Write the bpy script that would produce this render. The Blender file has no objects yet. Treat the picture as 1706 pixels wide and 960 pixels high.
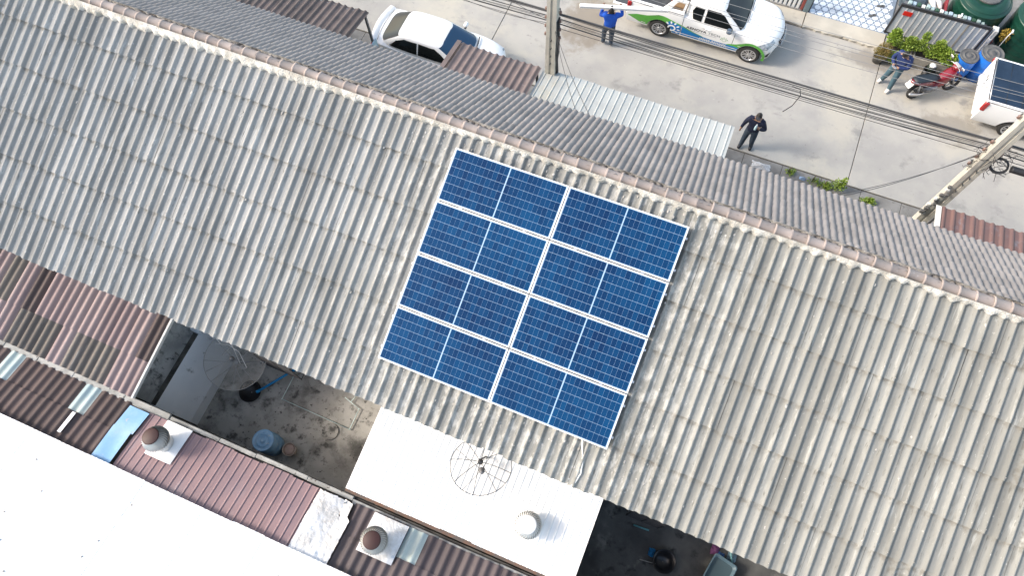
import bpy, bmesh, math, random
from mathutils import Matrix, Vector, Euler
import numpy as np
rnd = random.Random(7)
SC = bpy.context.scene
COL = SC.collection
PI = math.pi
R = math.radians

# ------------------------------------------------------------------ camera
# world axes: +X along the ridge of the row house, +Y towards the street, Z up, metres
HC = 19.0
RIGHT = Vector((0.9242582, 0.3807927, -0.0272729))
UP = Vector((-0.3441330, 0.8619443, 0.3723231))
BACK = Vector((0.1652856, -0.3347372, 0.9277024))
cam = bpy.data.cameras.new('camera'); cam.lens = 24.90; cam.sensor_width = 36; cam.sensor_fit = 'HORIZONTAL'
cam.clip_start = 0.1; cam.clip_end = 2000
camo = bpy.data.objects.new('camera', cam); COL.objects.link(camo)
camo.matrix_world = Matrix(((RIGHT.x, UP.x, BACK.x, 0), (RIGHT.y, UP.y, BACK.y, 0), (RIGHT.z, UP.z, BACK.z, HC), (0, 0, 0, 1)))
SC.camera = camo
def in_view(p, m=30):
    v = Vector(p) - Vector((0, 0, HC)); d = -v.dot(BACK)
    x = 1180 * v.dot(RIGHT) / d + 853; y = -1180 * v.dot(UP) / d + 480
    return -m < x < 1706 + m and -m < y < 960 + m

# ------------------------------------------------------------------ light
SUN_DIR = Vector((-0.82, -0.28, 0)).normalized()      # horizontal direction towards the sun
SUN_EL = R(38)
w = bpy.data.worlds.new('World'); SC.world = w; w.use_nodes = True
nt = w.node_tree; bg = nt.nodes['Background']
sky = nt.nodes.new('ShaderNodeTexSky'); sky.sky_type = 'NISHITA'; sky.sun_disc = False
sky.sun_elevation = SUN_EL; sky.sun_rotation = math.atan2(SUN_DIR.x, SUN_DIR.y)
sky.air_density = 1.0; sky.dust_density = 1.6; sky.ozone_density = 1.0
wb = nt.nodes.new('ShaderNodeMix'); wb.data_type = 'RGBA'; wb.blend_type = 'MULTIPLY'; wb.inputs['Factor'].default_value = 1; wb.inputs['B'].default_value = (1.13, 1.0, 0.83, 1)     # white balance: a warm tint over the whole sky
nt.links.new(sky.outputs[0], wb.inputs['A']); nt.links.new(wb.outputs['Result'], bg.inputs[0]); bg.inputs[1].default_value = 0.15
sl = bpy.data.lights.new('sun', 'SUN'); sl.energy = 1.2; sl.angle = R(12); sl.color = (1.0, 0.95, 0.88)
so = bpy.data.objects.new('sun', sl); COL.objects.link(so)
sd = Vector((SUN_DIR.x * math.cos(SUN_EL), SUN_DIR.y * math.cos(SUN_EL), math.sin(SUN_EL)))
so.rotation_euler = sd.to_track_quat('Z', 'Y').to_euler(); so.location = sd * 60
vs = SC.view_settings; vs.view_transform = 'Standard'; vs.look = 'None'; vs.gamma = 1; vs.use_curve_mapping = False
vs.exposure = 1.62

# ------------------------------------------------------------------ helpers
def obj(name, me, parent=None, mat=None):
    if mat is not None:
        if len(me.materials): me.materials.clear()
        for m in (mat if isinstance(mat, (list, tuple)) else [mat]): me.materials.append(m)
    o = bpy.data.objects.new(name, me); COL.objects.link(o)
    if parent is not None:
        o.parent = parent
        if 'wbase' in parent: o.matrix_parent_inverse = Matrix.Translation(-Vector(parent['wbase']))
    return o
def tag(o, label, cat, group=None):
    o['label'] = label; o['category'] = cat
    if group: o['group'] = group
    return o
def thing(name, label, cat, loc=(0, 0, 0), rotz=0.0, group=None, world=False):
    """Empty at a thing's base; world=True: its parts are written in world coordinates."""
    o = bpy.data.objects.new(name, None); COL.objects.link(o); o.empty_display_size = 0.2
    o.location = loc; o.rotation_euler = (0, 0, rotz)
    if world: o['wbase'] = list(loc)
    return tag(o, label, cat, group)
def struct(o):
    o['kind'] = 'structure'; return o
def copy_tree(o, parent=None, **kw):
    c = o.copy(); COL.objects.link(c); c.parent = parent
    if parent is not None: c.matrix_parent_inverse = o.matrix_parent_inverse.copy()
    for ch in list(o.children): copy_tree(ch, c)
    for k, v in kw.items(): c[k] = v
    return c

class MB:
    def __init__(s): s.v = []; s.f = []; s.mi = []; s.sm = []
    def add(s, vs, fs, mi=0, smooth=False, M=None):
        o = len(s.v)
        s.v += [tuple(M @ Vector(p)) if M is not None else tuple(p) for p in vs]
        for f in fs: s.f.append(tuple(i + o for i in f)); s.mi.append(mi); s.sm.append(smooth)
        return s
    def box(s, c, d, mi=0, M=None, bev=0.0):
        x, y, z = d[0] / 2, d[1] / 2, d[2] / 2
        if bev:
            b = min(bev, x * .9, y * .9, z * .9); vs = []; 
            # chamfered box: 24 verts
            idx = {}
            for sx in (-1, 1):
                for sy in (-1, 1):
                    for sz in (-1, 1):
                        for ax in range(3):
                            p = [sx * x, sy * y, sz * z]
                            for k in range(3):
                                if k != ax: p[k] -= (sx, sy, sz)[k] * b
                            idx[(sx, sy, sz, ax)] = len(vs); vs.append((c[0] + p[0], c[1] + p[1], c[2] + p[2]))
            fs = []
            def quad(q): fs.append(q)
            for ax in range(3):
                a1, a2 = [k for k in range(3) if k != ax]
                for sg in (-1, 1):
                    q = []
                    for u, v in ((-1, -1), (1, -1), (1, 1), (-1, 1)):
                        t = [0, 0, 0]; t[ax] = sg; t[a1] = u; t[a2] = v; q.append(idx[(t[0], t[1], t[2], ax)])
                    fs.append(q)
                for u in (-1, 1):
                    for v in (-1, 1):      # edge along ax
                        t0 = [0, 0, 0]; t0[ax] = -1; t0[a1] = u; t0[a2] = v; t1 = list(t0); t1[ax] = 1
                        fs.append([idx[(*t0, a1)], idx[(*t1, a1)], idx[(*t1, a2)], idx[(*t0, a2)]])
            for sx in (-1, 1):
                for sy in (-1, 1):
                    for sz in (-1, 1): fs.append([idx[(sx, sy, sz, k)] for k in range(3)])
            return s.add(vs, fs, mi, False, M)
        vs = [(c[0] + a * x, c[1] + b * y, c[2] + e * z) for a in (-1, 1) for b in (-1, 1) for e in (-1, 1)]
        return s.add(vs, [(0, 1, 3, 2), (4, 6, 7, 5), (0, 4, 5, 1), (2, 3, 7, 6), (0, 2, 6, 4), (1, 5, 7, 3)], mi, False, M)
    def tube(s, pts, r, n=6, mi=0, cap=True, M=None):
        pts = [Vector(p) for p in pts]; rs = r if isinstance(r, (list, tuple)) else [r] * len(pts)
        vs = []; fs = []; u = None
        for i, p in enumerate(pts):
            t = (pts[min(i + 1, len(pts) - 1)] - pts[max(i - 1, 0)]).normalized()
            if u is None: u = t.orthogonal().normalized()
            u = (u - t * u.dot(t)).normalized(); v = t.cross(u)
            for k in range(n):
                a = 2 * PI * k / n; vs.append(p + (u * math.cos(a) + v * math.sin(a)) * rs[i])
        for i in range(len(pts) - 1):
            for k in range(n):
                fs.append((i * n + k, i * n + (k + 1) % n, (i + 1) * n + (k + 1) % n, (i + 1) * n + k))
        if cap: fs.append(tuple(range(n))[::-1]); fs.append(tuple((len(pts) - 1) * n + k for k in range(n)))
        return s.add(vs, fs, mi, True, M)
    def lathe(s, prof, n=24, c=(0, 0, 0), mi=0, M=None, cap=True, smooth=True):
        vs = []; fs = []
        for r, z in prof:
            for k in range(n): a = 2 * PI * k / n; vs.append((c[0] + r * math.cos(a), c[1] + r * math.sin(a), c[2] + z))
        for i in range(len(prof) - 1):
            for k in range(n): fs.append((i * n + k, i * n + (k + 1) % n, (i + 1) * n + (k + 1) % n, (i + 1) * n + k))
        if cap: fs.append(tuple(range(n))[::-1]); fs.append(tuple((len(prof) - 1) * n + k for k in range(n)))
        return s.add(vs, fs, mi, smooth, M)
    def rings(s, rs, mi=0, closed=True, cap0=False, cap1=False, smooth=True, M=None):
        n = len(rs[0]); vs = [p for r in rs for p in r]; fs = []
        for i in range(len(rs) - 1):
            for k in range(n if closed else n - 1):
                fs.append((i * n + k, i * n + (k + 1) % n, (i + 1) * n + (k + 1) % n, (i + 1) * n + k))
        if cap0: fs.append(tuple(range(n))[::-1])
        if cap1: fs.append(tuple((len(rs) - 1) * n + k for k in range(n)))
        return s.add(vs, fs, mi, smooth, M)
    def prism(s, poly, z0, z1, mi=0, M=None):
        n = len(poly); vs = [(x, y, z0) for x, y in poly] + [(x, y, z1) for x, y in poly]
        fs = [tuple(range(n))[::-1], tuple(range(n, 2 * n))] + [(k, (k + 1) % n, n + (k + 1) % n, n + k) for k in range(n)]
        return s.add(vs, fs, mi, False, M)
    def mesh(s, name='mesh', fix=True):
        me = bpy.data.meshes.new(name); me.from_pydata(s.v, [], s.f)
        me.polygons.foreach_set('material_index', s.mi); me.polygons.foreach_set('use_smooth', s.sm)
        if fix:
            bm = bmesh.new(); bm.from_mesh(me); bmesh.ops.recalc_face_normals(bm, faces=bm.faces); bm.to_mesh(me); bm.free()
        me.update(); return me
    def build(s, name, mat, parent=None, fix=True): return obj(name, s.mesh(name, fix), parent, mat)

# ------------------------------------------------------------------ materials
def mat(name, c1, c2=None, scale=4.0, rough=0.75, metal=0.0, bump=0.0, bscale=60.0, coords='world', stretch=(1, 1, 1),
        rand=0.0, coat=0.0, layers=(), lohi=(0.35, 0.65), spec=0.5, bdist=0.01, rot=(0, 0, 0), rgh2=None, bst=None):
    m = bpy.data.materials.new(name); m.use_nodes = True; n = m.node_tree.nodes; L = m.node_tree.links.new
    b = n['Principled BSDF']; b.inputs['Roughness'].default_value = rough; b.inputs['Metallic'].default_value = metal
    b.inputs['Specular IOR Level'].default_value = spec
    if coat: b.inputs['Coat Weight'].default_value = coat; b.inputs['Coat Roughness'].default_value = 0.04
    if c2 is None and not layers and not bump and not rand:
        b.inputs['Base Color'].default_value = (*c1, 1); return m
    if coords == 'world': g = n.new('ShaderNodeNewGeometry'); src = g.outputs['Position']
    else: g = n.new('ShaderNodeTexCoord'); src = g.outputs['Object']
    def noise(sc, st, det=6.0, rg=0.6, off=0.0):
        mp = n.new('ShaderNodeMapping'); mp.inputs['Scale'].default_value = st; mp.inputs['Location'].default_value = (off, off * .7, off * 1.3)
        mp.inputs['Rotation'].default_value = rot
        L(src, mp.inputs['Vector']); t = n.new('ShaderNodeTexNoise'); t.inputs['Scale'].default_value = sc
        t.inputs['Detail'].default_value = det; t.inputs['Roughness'].default_value = rg; L(mp.outputs[0], t.inputs['Vector']); return t.outputs['Fac']
    def mix(fac, a, bcol):
        x = n.new('ShaderNodeMix'); x.data_type = 'RGBA'
        if isinstance(fac, float): x.inputs['Factor'].default_value = fac
        else: L(fac, x.inputs['Factor'])
        if isinstance(a, tuple): x.inputs['A'].default_value = (*a, 1)
        else: L(a, x.inputs['A'])
        if isinstance(bcol, tuple): x.inputs['B'].default_value = (*bcol, 1)
        else: L(bcol, x.inputs['B'])
        return x.outputs['Result']
    def ramp(f, lo, hi):
        r = n.new('ShaderNodeMapRange'); r.inputs['From Min'].default_value = lo; r.inputs['From Max'].default_value = hi; r.interpolation_type = 'SMOOTHSTEP'
        L(f, r.inputs['Value']); return r.outputs['Result']
    cur = c1
    if c2 is not None: cur = mix(ramp(noise(scale, stretch), *lohi), c1, c2)
    for i, ly in enumerate(layers):       # (colour, scale, lo, hi, stretch)
        st = ly[4] if len(ly) > 4 else (1, 1, 1)
        cur = mix(ramp(noise(ly[1], st, 8.0, 0.65, 3.7 * (i + 1)), ly[2], ly[3]), cur, ly[0])
    if rand:
        oi = n.new('ShaderNodeObjectInfo'); mr = n.new('ShaderNodeMapRange'); L(oi.outputs['Random'], mr.inputs['Value'])
        mr.inputs['To Min'].default_value = 1 - rand; mr.inputs['To Max'].default_value = 1 + rand * .6
        hs = n.new('ShaderNodeHueSaturation'); L(mr.outputs['Result'], hs.inputs['Value'])
        if isinstance(cur, tuple): hs.inputs['Color'].default_value = (*cur, 1)
        else: L(cur, hs.inputs['Color'])
        cur = hs.outputs['Color']
    if isinstance(cur, tuple): b.inputs['Base Color'].default_value = (*cur, 1)
    else: L(cur, b.inputs['Base Color'])
    if rgh2 is not None:
        rr = n.new('ShaderNodeMapRange'); L(noise(scale * 1.7, stretch, off=9.1), rr.inputs['Value'])
        rr.inputs['To Min'].default_value = rough; rr.inputs['To Max'].default_value = rgh2; L(rr.outputs['Result'], b.inputs['Roughness'])
    if bump:
        bp = n.new('ShaderNodeBump'); bp.inputs['Strength'].default_value = bump; bp.inputs['Distance'].default_value = bdist
        L(noise(bscale, bst or (1, 1, 1)), bp.inputs['Height']); L(bp.outputs['Normal'], b.inputs['Normal'])
    m['nodes_ready'] = 1
    return m
SLOPE_ST = (1.0, 0.12, 0.12)
def roof_cement():
    """weathered fibre cement; the sheets towards -X are cleaner and bluer than those towards +X"""
    m = mat('fibre_cement', (0.35, 0.345, 0.33), (0.235, 0.232, 0.22), 3.0, 0.85, bump=0.14, bscale=60, rand=0.06, stretch=SLOPE_ST,
            layers=(((0.17, 0.165, 0.15), 5.0, 0.56, 0.78, (1, .2, .2)), ((0.48, 0.475, 0.455), 9.0, 0.56, 0.72, (1.0, .10, .10)), ((0.16, 0.155, 0.14), 34.0, 0.58, 0.70, (1.0, .12, .12)),
                    ((0.56, 0.555, 0.53), 22.0, 0.62, 0.72, (1, .45, .45)), ((0.10, 0.095, 0.085), 38.0, 0.67, 0.74)))
    n = m.node_tree.nodes; L = m.node_tree.links.new; b = n['Principled BSDF']
    src = b.inputs['Base Color'].links[0].from_socket
    g = n.new('ShaderNodeNewGeometry'); sp = n.new('ShaderNodeSeparateXYZ'); L(g.outputs['Position'], sp.inputs[0])
    t = n.new('ShaderNodeTexNoise'); t.inputs['Scale'].default_value = 0.5; L(g.outputs['Position'], t.inputs['Vector'])
    a = n.new('ShaderNodeMath'); a.operation = 'MULTIPLY_ADD'; L(t.outputs['Fac'], a.inputs[0]); a.inputs[1].default_value = 6.0; L(sp.outputs['X'], a.inputs[2])
    r = n.new('ShaderNodeMapRange'); r.interpolation_type = 'SMOOTHSTEP'; r.inputs['From Min'].default_value = -6; r.inputs['From Max'].default_value = 4; L(a.outputs[0], r.inputs['Value'])
    x = n.new('ShaderNodeMix'); x.data_type = 'RGBA'; x.inputs['A'].default_value = (0.90, 0.91, 0.92, 1); x.inputs['B'].default_value = (0.74, 0.75, 0.725, 1); L(r.outputs['Result'], x.inputs['Factor'])
    y = n.new('ShaderNodeMix'); y.data_type = 'RGBA'; y.blend_type = 'MULTIPLY'; y.inputs['Factor'].default_value = 1; L(src, y.inputs['A']); L(x.outputs['Result'], y.inputs['B'])
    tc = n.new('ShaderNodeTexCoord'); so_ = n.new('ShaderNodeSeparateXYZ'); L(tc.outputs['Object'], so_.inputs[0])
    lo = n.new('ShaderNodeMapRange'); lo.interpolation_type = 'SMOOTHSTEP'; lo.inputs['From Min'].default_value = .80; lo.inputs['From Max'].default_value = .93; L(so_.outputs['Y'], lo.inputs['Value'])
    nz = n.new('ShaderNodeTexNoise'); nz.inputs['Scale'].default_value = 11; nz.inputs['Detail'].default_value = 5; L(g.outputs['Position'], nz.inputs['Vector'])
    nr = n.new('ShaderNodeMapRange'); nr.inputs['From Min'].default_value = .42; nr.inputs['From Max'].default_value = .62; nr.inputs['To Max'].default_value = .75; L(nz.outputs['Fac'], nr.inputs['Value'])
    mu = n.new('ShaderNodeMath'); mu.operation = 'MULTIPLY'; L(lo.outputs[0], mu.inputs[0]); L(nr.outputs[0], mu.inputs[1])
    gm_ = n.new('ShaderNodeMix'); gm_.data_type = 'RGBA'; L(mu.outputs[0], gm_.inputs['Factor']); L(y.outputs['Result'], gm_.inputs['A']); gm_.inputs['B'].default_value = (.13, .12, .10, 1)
    def band(sock, a0, a1, b0, b1):
        p = n.new('ShaderNodeMapRange'); p.interpolation_type = 'SMOOTHSTEP'; p.inputs['From Min'].default_value = a0; p.inputs['From Max'].default_value = a1; L(sock, p.inputs['Value'])
        q = n.new('ShaderNodeMapRange'); q.interpolation_type = 'SMOOTHSTEP'; q.inputs['From Min'].default_value = b0; q.inputs['From Max'].default_value = b1; q.inputs['To Min'].default_value = 1; q.inputs['To Max'].default_value = 0; L(sock, q.inputs['Value'])
        r_ = n.new('ShaderNodeMath'); r_.operation = 'MULTIPLY'; L(p.outputs[0], r_.inputs[0]); L(q.outputs[0], r_.inputs[1]); return r_.outputs[0]
    bx_ = band(sp.outputs['X'], -5.6, -4.2, 0.7, 2.6); mp2 = n.new('ShaderNodeMapping'); mp2.inputs['Scale'].default_value = (1, .45, .45); L(g.outputs['Position'], mp2.inputs['Vector'])
    n3_ = n.new('ShaderNodeTexNoise'); n3_.inputs['Scale'].default_value = 6.5; n3_.inputs['Detail'].default_value = 8; n3_.inputs['Roughness'].default_value = .7; L(mp2.outputs[0], n3_.inputs['Vector'])
    r3 = n.new('ShaderNodeMapRange'); r3.inputs['From Min'].default_value = .50; r3.inputs['From Max'].default_value = .62; L(n3_.outputs['Fac'], r3.inputs['Value'])
    m3 = n.new('ShaderNodeMath'); m3.operation = 'MULTIPLY'; L(bx_, m3.inputs[0]); L(r3.outputs[0], m3.inputs[1]); m4 = n.new('ShaderNodeMath'); m4.operation = 'MULTIPLY'; L(m3.outputs[0], m4.inputs[0]); m4.inputs[1].default_value = .45
    fx_ = n.new('ShaderNodeMix'); fx_.data_type = 'RGBA'; L(m4.outputs[0], fx_.inputs['Factor']); L(gm_.outputs['Result'], fx_.inputs['A']); fx_.inputs['B'].default_value = (.56, .55, .515, 1)
    L(fx_.outputs['Result'], b.inputs['Base Color']); return m
M = {}
M['cement'] = roof_cement()
M['front_tile'] = mat('front_tile', (0.275, 0.255, 0.245), (0.225, 0.21, 0.203), 2.0, 0.8, rand=0.12, bump=0.2, bscale=50, layers=(((0.32, 0.30, 0.285), 6.0, 0.58, 0.8),))
M['cap'] = mat('ridge_cap', (0.385, 0.32, 0.285), (0.32, 0.27, 0.24), 3.0, 0.85, rand=0.12, bump=0.25, bscale=60, layers=(((0.50, 0.46, 0.42), 9.0, 0.60, 0.75),))
M['mortar'] = mat('mortar', (0.60, 0.585, 0.55), (0.40, 0.38, 0.34), 5.0, 0.9, bump=1.0, bscale=28, bdist=0.04, layers=(((0.30, 0.28, 0.245), 11.0, 0.60, 0.70),))
M['deck'] = mat('roof_timber', (0.08, 0.07, 0.06))
M['plaster'] = mat('plaster', (0.34, 0.33, 0.31), (0.22, 0.21, 0.19), 1.6, 0.9, bump=0.2, layers=(((0.07, 0.065, 0.055), 2.6, 0.56, 0.72, (1, 1, .35)),))
M['cell'] = None
M['frame'] = mat('aluminium_frame', (0.80, 0.80, 0.80), None, rough=0.35, metal=0.3)
M['backsheet'] = mat('white_backsheet', (0.30, 0.43, 0.58), None, rough=0.35, coat=0.6)
M['rail'] = mat('aluminium_rail', (0.6, 0.6, 0.6), None, rough=0.35, metal=0.9)
def cell_mat():
    m = bpy.data.materials.new('silicon_cell'); m.use_nodes = True; n = m.node_tree.nodes; L = m.node_tree.links.new; b = n['Principled BSDF']
    tc = n.new('ShaderNodeTexCoord'); sp = n.new('ShaderNodeSeparateXYZ'); L(tc.outputs['Object'], sp.inputs[0])
    a = n.new('ShaderNodeMath'); a.operation = 'MULTIPLY'; L(sp.outputs['Y'], a.inputs[0]); a.inputs[1].default_value = 9 / 0.164
    fr = n.new('ShaderNodeMath'); fr.operation = 'FRACT'; L(a.outputs[0], fr.inputs[0])
    lt = n.new('ShaderNodeMath'); lt.operation = 'LESS_THAN'; L(fr.outputs[0], lt.inputs[0]); lt.inputs[1].default_value = 0.07
    oi = n.new('ShaderNodeObjectInfo')
    gn = n.new('ShaderNodeNewGeometry'); ns = n.new('ShaderNodeTexNoise'); ns.inputs['Scale'].default_value = 0.55; ns.inputs['Detail'].default_value = 3; L(gn.outputs['Position'], ns.inputs['Vector'])
    ad = n.new('ShaderNodeMath'); ad.operation = 'MULTIPLY_ADD'; L(oi.outputs['Random'], ad.inputs[0]); ad.inputs[1].default_value = 0.45; L(ns.outputs['Fac'], ad.inputs[2])
    mr = n.new('ShaderNodeMapRange'); L(ad.outputs[0], mr.inputs['Value']); mr.inputs['From Min'].default_value = 0.35; mr.inputs['From Max'].default_value = 1.0
    mx = n.new('ShaderNodeMix'); mx.data_type = 'RGBA'; L(mr.outputs[0], mx.inputs['Factor'])
    mx.inputs['A'].default_value = (0.0012, 0.017, 0.064, 1); mx.inputs['B'].default_value = (0.0016, 0.044, 0.125, 1)
    m2 = n.new('ShaderNodeMix'); m2.data_type = 'RGBA'; L(lt.outputs[0], m2.inputs['Factor']); L(mx.outputs['Result'], m2.inputs['A']); m2.inputs['B'].default_value = (0.03, 0.085, 0.19, 1)
    L(m2.outputs['Result'], b.inputs['Base Color']); b.inputs['Roughness'].default_value = 0.12
    b.inputs['Coat Weight'].default_value = 0.0; b.inputs['Coat Roughness'].default_value = 0.06; b.inputs['Specular IOR Level'].default_value = 0.2
    return m
M['cell'] = cell_mat()

# ------------------------------------------------------------------ ground
def flat(name, x0, x1, y0, y1, z, m, parent=None):
    me = bpy.data.meshes.new(name); me.from_pydata([(x0, y0, z), (x1, y0, z), (x1, y1, z), (x0, y1, z)], [], [(0, 1, 2, 3)]); me.update()
    return obj(name, me, parent, m)
M['ground'] = mat('ground', (0.26, 0.25, 0.22), (0.18, 0.17, 0.15), 0.5, 0.95)
struct(flat('ground', -200, 200, -200, 200, -0.06, M['ground']))
# ================================================================== row house and its roof
AL = 0.347; CA, SA = math.cos(AL), math.sin(AL)
def P(x, s, h=0.0): return Vector((x, 1.63 + s * CA - h * SA, 5.73 + s * SA + h * CA))     # back slope: s up from the eave, h above the crests
house = thing('row_house', 'long row house with weathered grey corrugated gable roof', 'house', (-3, 5.3, 0), world=True)
HX0, HX1 = -26.0, 22.0
mb = MB(); yb, yf = 2.42, 8.45
mb.box(((HX0 + HX1) / 2, (yb + yf) / 2, 2.75), (HX1 - HX0, yf - yb, 5.5)); mb.build('wall', M['plaster'], house)
pr = [(1.75, 5.60), (6.85, 7.46), (8.92, 6.0), (8.92, 5.92), (6.85, 7.30), (1.75, 5.50)]
mb = MB(); mb.rings([[(x, y, z) for y, z in pr] for x in (HX0, HX1)], cap0=True, cap1=True, smooth=False); deck = mb.build('roof_deck', M['deck'], house)
# ---- fibre cement sheets of the back slope
PITCH = 0.2115; SW = 2 * PITCH; ROW = 0.94
def wave(u): return -0.062 * (1 - (0.5 + 0.5 * math.cos(2 * PI * u)) ** 3.6)
def sheet_mesh(w, waves, length, fn, seg=12, th=0.007, lift=0.0, name='sheet'):
    n = waves * seg; mb = MB(); vs = []; fs = []
    for j, (y, dz) in enumerate(((0, 0), (length, 0))):
        for i in range(n + 1):
            u = i / n; vs.append((u * w, y, fn(u * waves) + (lift if j == 0 else 0)))
    for dz in (0, -th):
        for i in range(n + 1): u = i / n; vs.append((u * w, 0.0, fn(u * waves) + lift + dz))
    for i in range(n):
        fs.append((i, i + 1, n + 2 + i, n + 1 + i)); fs.append((3 * n + 3 + i, 3 * n + 4 + i, 2 * n + 3 + i, 2 * n + 2 + i))
    mb.add(vs, fs, 0, True); me = mb.mesh(name, fix=False)
    for p in me.polygons: p.use_smooth = p.index % 2 == 0
    return me
fnc = lambda u: wave(u - 0.5)
sh = [sheet_mesh(SW, 2, ROW + 0.10, fnc, lift=0.026, th=.02, name='roof_sheet'), sheet_mesh(SW, 2, 5.50 - 5 * ROW, fnc, lift=0.026, th=.02, name='roof_sheet_top')]
X0 = -4.1 - PITCH / 2; rest = MB(); nvis = 0
for c in range(-52, 62):
    for r in range(6):
        x = X0 + c * SW; s = r * ROW; me = sh[1 if r == 5 else 0]
        jx, jr, jh = rnd.gauss(0, .003), rnd.gauss(0, .002), rnd.uniform(0, .005)
        mw = Matrix.Translation(P(x + jx, s - (0.0 if r else rnd.uniform(0, .03)) - rnd.uniform(0, .015), jh)) @ Matrix.Rotation(AL, 4, 'X') @ Matrix.Rotation(jr, 4, 'Z')
        if in_view(P(x + .2, s + .5), 12):
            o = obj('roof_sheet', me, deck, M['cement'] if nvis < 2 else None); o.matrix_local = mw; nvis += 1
        elif HX0 + .2 < x < HX1 - .5:
            vv = [tuple(mw @ v.co) for v in me.vertices]; rest.add(vv, [tuple(p.vertices) for p in me.polygons], 0, True)
for me in sh:
    if not me.materials: me.materials.append(M['cement'])
o = rest.build('roof_sheets_beyond', M['cement'], deck, fix=False); o['kind'] = 'stuff'
# ---- concrete roll tiles of the street slope
BE = R(36); CB, SB = math.cos(BE), math.sin(BE)
def Q(x, s, h=0.0): return Vector((x, 9.02 - s * CB + h * SB, 6.096 + s * SB + h * CB))     # s up from the street eave
TW, CO = 0.27, 0.32
tl = sheet_mesh(TW, 2, CO + 0.06, lambda u: -0.042 * (1 - abs(math.sin(PI * (u)))) , seg=6, th=0.022, lift=0.030, name='roof_tile')
tl.materials.append(M['front_tile'])
cand = []
for c in range(-85, 80):
    for r in range(8):
        x = 0.78 - .0675 + c * TW
        if not (HX0 + .2 < x < HX1 - .3): continue
        mw = Matrix.Translation(Q(x + TW + rnd.gauss(0, .002), r * CO + rnd.gauss(0, .003), rnd.uniform(0, .004))) @ Matrix.Rotation(PI, 4, 'Z') @ Matrix.Rotation(BE, 4, 'X')
        p = Q(x, r * CO); vis = in_view(p, 5)
        cand.append(((p - Vector((0, 0, HC))).length if vis else 999, mw))
cand.sort(key=lambda t: t[0]); rest = MB()
for i, (d, mw) in enumerate(cand):
    if i < 300 and d < 900: o = obj('roof_tile', tl, deck); o.matrix_local = mw
    else: rest.add([tuple(mw @ v.co) for v in tl.vertices], [tuple(p.vertices) for p in tl.polygons], 0, True)
o = rest.build('roof_tiles_beyond', M['front_tile'], deck, fix=False); o['kind'] = 'stuff'
# ---- ridge caps and their mortar bed
mb = MB(); prof = []
for u, rr in ((0, .112), (0.0, .124), (.035, .124), (.045, .110), (.305, .104)):
    prof.append([(u, rr * math.cos(a) , rr * math.sin(a) * .85) for a in [PI * k / 9 for k in range(10)]])
mb.rings(prof, closed=False); cm = mb.mesh('ridge_cap', fix=False); cm.materials.append(M['cap'])
mb = MB(); rn = random.Random(3)
for c in range(-46, 122):
    x = -12.53 + c * .288
    if HX0 < x < HX1 - .3:
        o = obj('ridge_cap', cm, deck); o.location = (x, 6.90 + rn.gauss(0, .006), 7.545 + rn.gauss(0, .005)); o.rotation_euler = (rn.gauss(0, .05), rn.gauss(0, .02), rn.gauss(0, .03)); o.scale = (1, rn.uniform(.92, 1.06), rn.uniform(.9, 1.08))
# mortar: a lumpy bead either side of the caps, thicker towards -X
NX = 1500; xs = np.linspace(HX0 + .2, HX1 - .2, NX); vs = []; fs = []
def rsm(seed, n, k):
    a = np.random.RandomState(seed).rand(n); ker = np.ones(k) / k; return np.convolve(np.pad(a, k, 'wrap'), ker, 'same')[k:-k]
e1 = rsm(1, NX, 5); e2 = rsm(2, NX, 9); e3 = rsm(5, NX, 60)
for i, x in enumerate(xs):
    wid = (0.15 if x < -8 else 0.15 - 0.065 * min(1, (x + 8) / 4)) + .12 * (e1[i] - .5) + .12 * (e3[i] - .5) + .022 * math.cos(2 * PI * (x + 4.1) / PITCH)
    s1 = 5.47; u = (x + 4.1) / PITCH; wv = wave(u)
    for k, (t, hh) in enumerate(((0, .10), (.35, .055 + .02 * e2[i]), (.8, .03 + .012 * e1[i]), (1.0, wv * .9 + .004), (1.02, wv - .012))):
        p = P(x, s1 - wid * t, hh if k < 3 else hh); vs.append(tuple(p))
for i in range(NX - 1):
    for k in range(4): a = i * 5 + k; fs.append((a, a + 1, a + 6, a + 5))
mb.add(vs, fs, 0, True); vs = []; fs = []
for i, x in enumerate(xs):
    wid = .06 + .09 * max(0, e1[i] - .42) * 2 + .12 * max(0, e3[i] - .5)
    for k, (t, hh) in enumerate(((0, .07), (.5, .03 + .03 * e2[i]), (1.0, -.012), (1.05, -.05))): vs.append(tuple(Q(x, 2.50 - wid * t, hh)))
for i in range(NX - 1):
    for k in range(3): a = i * 4 + k; fs.append((a, a + 4, a + 5, a + 1))
mb.add(vs, fs, 0, True); mb.build('ridge_mortar', M['mortar'], deck, fix=True)
# loose lumps of mortar left on the sheets
mb = MB(); lump = random.Random(11)
for i in range(420):
    if i < 260: x = lump.uniform(-5.2, 1.6); s = lump.choice([lump.uniform(.05, .8), lump.uniform(5.0, 5.4), lump.uniform(0, 5.3)])
    else: x = lump.uniform(-14, 9); s = lump.uniform(.1, 5.3)
    r_ = lump.uniform(.006, .02); u = (x + 4.1) / PITCH; c = P(x, s, wave(u) + .014)
    st = lump.uniform(1, 2.4); vs = []
    mb.add([c + Vector((r_ * math.cos(a) * k1, r_ * st * math.sin(a) * k1, dz)) for k1, dz in ((1.2, -.006), (.8, .006)) for a in [2 * PI * j / 6 + lump.random() * .5 for j in range(6)]],
           [(j, (j + 1) % 6, 6 + (j + 1) % 6, 6 + j) for j in range(6)] + [(6, 7, 8, 9, 10, 11)], 0, False)
mb.build('mortar_splatter', M['mortar'], deck)['kind'] = 'stuff'

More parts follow.
